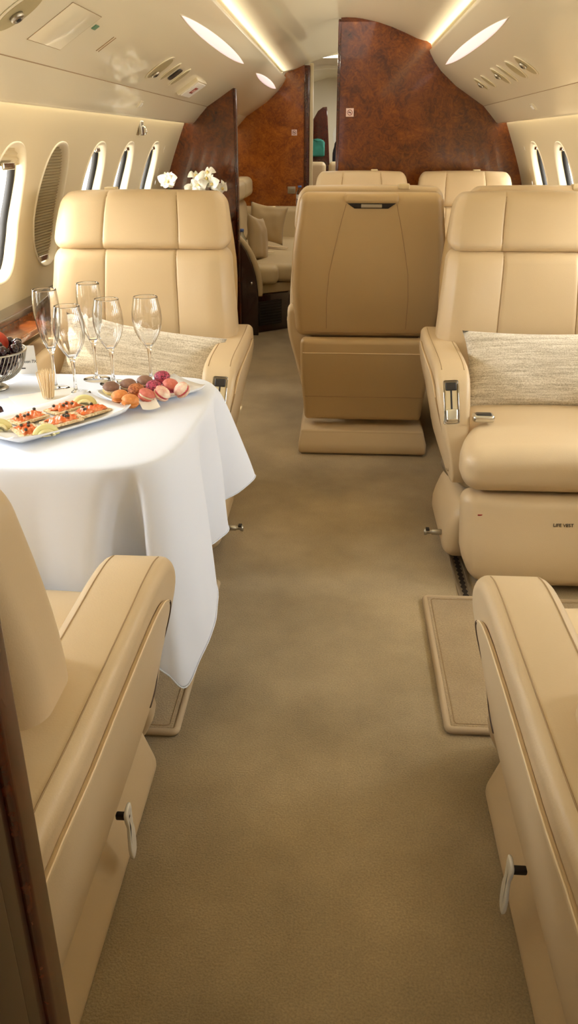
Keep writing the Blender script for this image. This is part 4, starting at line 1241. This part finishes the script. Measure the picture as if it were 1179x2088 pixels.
pillow('throw_pillow', 'plain taupe throw pillow propped upright against the divan back', 'pillow', (-.595, 6.85, .65), (-.25, .12, -.15), .155, .150, .05, 'pillow_plain', 'taupe throw pillows', .12)
pillow('throw_pillow', 'plain taupe throw pillow turned edge-on at the near end of the divan', 'pillow', (-.607, 6.17, .605), (-.16, .20, 1.28), .15, .160, .05, 'pillow_plain', 'taupe throw pillows', .12)
def bottle(lb, loc, h=.19, r=.032):
    t = empty('water_bottle', lb, 'bottle', loc, 0, 'small water bottles')
    k = h/.19
    link('body', lathe([(0, 0), (r*.9, 0), (r, .006), (r, .05*k), (r*.93, .06*k), (r, .07*k), (r, .11*k), (r*.85, .135*k), (.013, .160*k), (.0125, .172*k), (0, .172*k)], 32), 'bottle', t)
    link('bottle_label', lathe([(r*1.01, .07*k), (r*1.01, .105*k)], 32), 'china', t)
    link('cap', lathe([(0, .172*k), (.016, .172*k), (.0155, .19*k), (0, .19*k)], 24), 'cap', t)
bottle('water bottle with a blue cap in the pocket beside the divan', (-.682, 5.84, .502), .20, .032)
bottle('water bottle standing on the far arm of the divan beside the centre seat', (-.375, 7.73, .722), .17, .032)
for pts, lb in (([(-.62, 6.80, .484), (-.55, 6.74, .486), (-.42, 6.70, .480)], 'cream lap belt strap farther back on the divan'), ([(-.66, 6.42, .484), (-.60, 6.38, .486), (-.50, 6.38, .484)], 'cream lap belt strap nearer on the divan')):
    o = link('lap_belt', tube(catmull(pts, 6, False), .018, 8, flat=.22), 'piping'); tag(o, lb, 'seat belt', 'lap belts on the divan')

# ------------------------------------------------------------------ aft room contents
part = [(-.50, 0), (-.50, 1.0), (-.40, 1.30), (-.32, 1.44), (-.265, 1.53), (-.215, 1.565), (-.173, 1.568), (-.165, 1.48), (-.15, 1.25), (-.135, 1.0), (-.13, 0)]
struct(link('wall_aft_partition', slab(part, 9.2, 9.24, .006, 2, to3=lambda a, b, q: (a, q, b)), 'wood'))
t = empty('teal_jacket', 'teal cloth hanging against the dark partition beyond the doorway', 'garment', (-.265, 9.17, 1.19))
link('cloth', rbox(.075, .02, .085, .018, 3, (6, 1, 6), f=lambda p: (p.x+.006*noise.noise(p*40), p.y+.008*noise.noise(Vector((p.x*50, 1, p.z*20))), p.z-.02*(p.x/.07)**2*(p.z > 0))), 'teal', t)
link('collar', tube([(-.04, -.012, .075), (0, -.02, .06), (.04, -.012, .075)], .008, 6), 'teal', t)
t = empty('dark_jacket', 'dark cloth hanging at the right side of the far doorway', 'garment', (-.055, 9.05, 1.14))
link('cloth', rbox(.05, .025, .11, .022, 3, (5, 1, 6), f=lambda p: (p.x*(1-.5*max(0, p.z)/.11)+.004*noise.noise(p*40), p.y+.006*noise.noise(p*30), p.z)), 'navy', t)
link('hanger', tube([(0, 0, .10), (.0, 0, .14), (.02, 0, .15)], .004, 6), 'silver', t)
for x, y, lb in ((-.26, 8.75, 'beige seat back beyond the doorway, below the teal cloth'), (-.045, 8.85, 'beige seat back beyond the doorway, below the dark cloth')):
    o = empty('aft_seat', lb, 'seat', (x, y, 0), 0, 'beige seats beyond the doorway')
    link('backrest', rbox(.095, .05, .32, .045, 4, (3, 2, 4), c=(0, 0, .745)), 'seatgrey', o); link('seat_cushion', rbox(.095, .2, .06, .04, 3, (2, 2, 1), c=(0, .2, .42)), 'seatgrey', o); link('base', rbox(.08, .15, .17, .02, 2, (1, 1, 1), c=(0, .2, .18)), 'darkwood', o)
struct(link('window_aft', xf(oval(.055, .10, 0, .01, .003), T(-.07, YA-.035, 1.31) @ R(PI/2, 'X')), 'pane'))

# ------------------------------------------------------------------ side console catching the sun
t = empty('side_console', 'wood-topped side console between the seats under the left window', 'console', (-1.07, 2.45, 0))
link('console_top', box(-.075, .060, -.28, .34, .658, .680, .006), 'ledge', t)
link('console_body', box(-.065, .035, -.27, -.04, .0, .657, .01), 'wallmat', t)

# ------------------------------------------------------------------ lights
def area(name, loc, rot, sx, sy, power, col, spread=PI):
    l = bpy.data.lights.new(name, 'AREA'); l.shape = 'RECTANGLE'; l.size = sx; l.size_y = sy; l.energy = power; l.color = col; l.spread = spread
    o = bpy.data.objects.new(name, l); COL.objects.link(o); o.location = loc; o.rotation_euler = rot; return o
WARM = (1.0, .92, .74); SOFT = (1.0, .95, .87); DAY = (.84, .92, 1.0); WIN_C = (1.0, .97, .92)
for s in (-1, 1):
    area('cove_light', (s*.542, 3.3, 1.764), (0, s*(PI/2+.36), 0), .012, 9.0, 26*K_COVE, WARM, 1.7)
    area('wall_wash', (s*.985, 3.3, 1.392), (0, s*-.25, 0), .02, 9.0, 10*K_WASH, WARM)
    for w in WIN:
        area('window_daylight', (s*1.45, w, WZ+.12), (0, s*(PI/2-.35), 0), .42, .32, K_WIN*(1.0 if s < 0 else .7)*(.1 if w < 1 else 1), WIN_C if w > 2.5 else DAY)
area('ceiling_fill', (0, 4.5, 1.90), (0, 0, 0), .5, 2.4, K_CEIL, SOFT)  # three added fill lights under the headliner, no fixtures there
area('ceiling_fill', (0, 6.8, 1.88), (0, 0, 0), .5, 1.2, K_REAR, SOFT)
area('ceiling_fill', (0, 1.6, 1.90), (0, 0, 0), .5, 1.8, K_FRONT, SOFT)
area('aft_room_fill', (.45, 9.0, 1.70), (0, .3, 0), .4, 1.6, 22, (1, .96, .88))  # added fill light, kept out of the doorway's view
area('entry_door_daylight', (-.45, -1.15, 1.15), (PI/2-.15, 0, -.12), .9, 1.3, K_DOOR, (.62, .78, 1.0))
sun = bpy.data.lights.new('sun', 'SUN'); sun.energy = K_SUN; sun.angle = .01; sun.color = (1, .88, .68)
so = bpy.data.objects.new('sun', sun); COL.objects.link(so); so.rotation_euler = Vector((-.58, .30, 1.0)).normalized().to_track_quat('Z', 'Y').to_euler()
w = bpy.data.worlds.new('world'); SC.world = w; w.use_nodes = True
w.node_tree.nodes['Background'].inputs[0].default_value = (1, .98, .94, 1); w.node_tree.nodes['Background'].inputs[1].default_value = K_WORLD

# ------------------------------------------------------------------ camera
F_, H_CAM, VX, VY = 1650.0, 1.25, 700.0, 288.0
th = math.atan((1044-VY)/F_); ps = math.atan((VX-589.5)/F_*math.cos(th))
cam = bpy.data.cameras.new('camera'); co = bpy.data.objects.new('camera', cam); COL.objects.link(co)
co.location = (0, 0, H_CAM); co.rotation_euler = (PI/2-th, 0, ps)
cam.sensor_fit = 'VERTICAL'; cam.sensor_height = 36; cam.lens = F_/2088*36; cam.clip_start = .05
SC.camera = co
SC.view_settings.view_transform = 'Standard'; SC.view_settings.look = 'None'; SC.view_settings.gamma = 1
SC.view_settings.use_curve_mapping = False; SC.view_settings.exposure = EXPO
SC.cycles.use_denoising = True
SC.cycles.max_bounces = 10; SC.cycles.diffuse_bounces = 5; SC.cycles.glossy_bounces = 4; SC.cycles.transmission_bounces = 10
SC.cycles.sample_clamp_indirect = 6
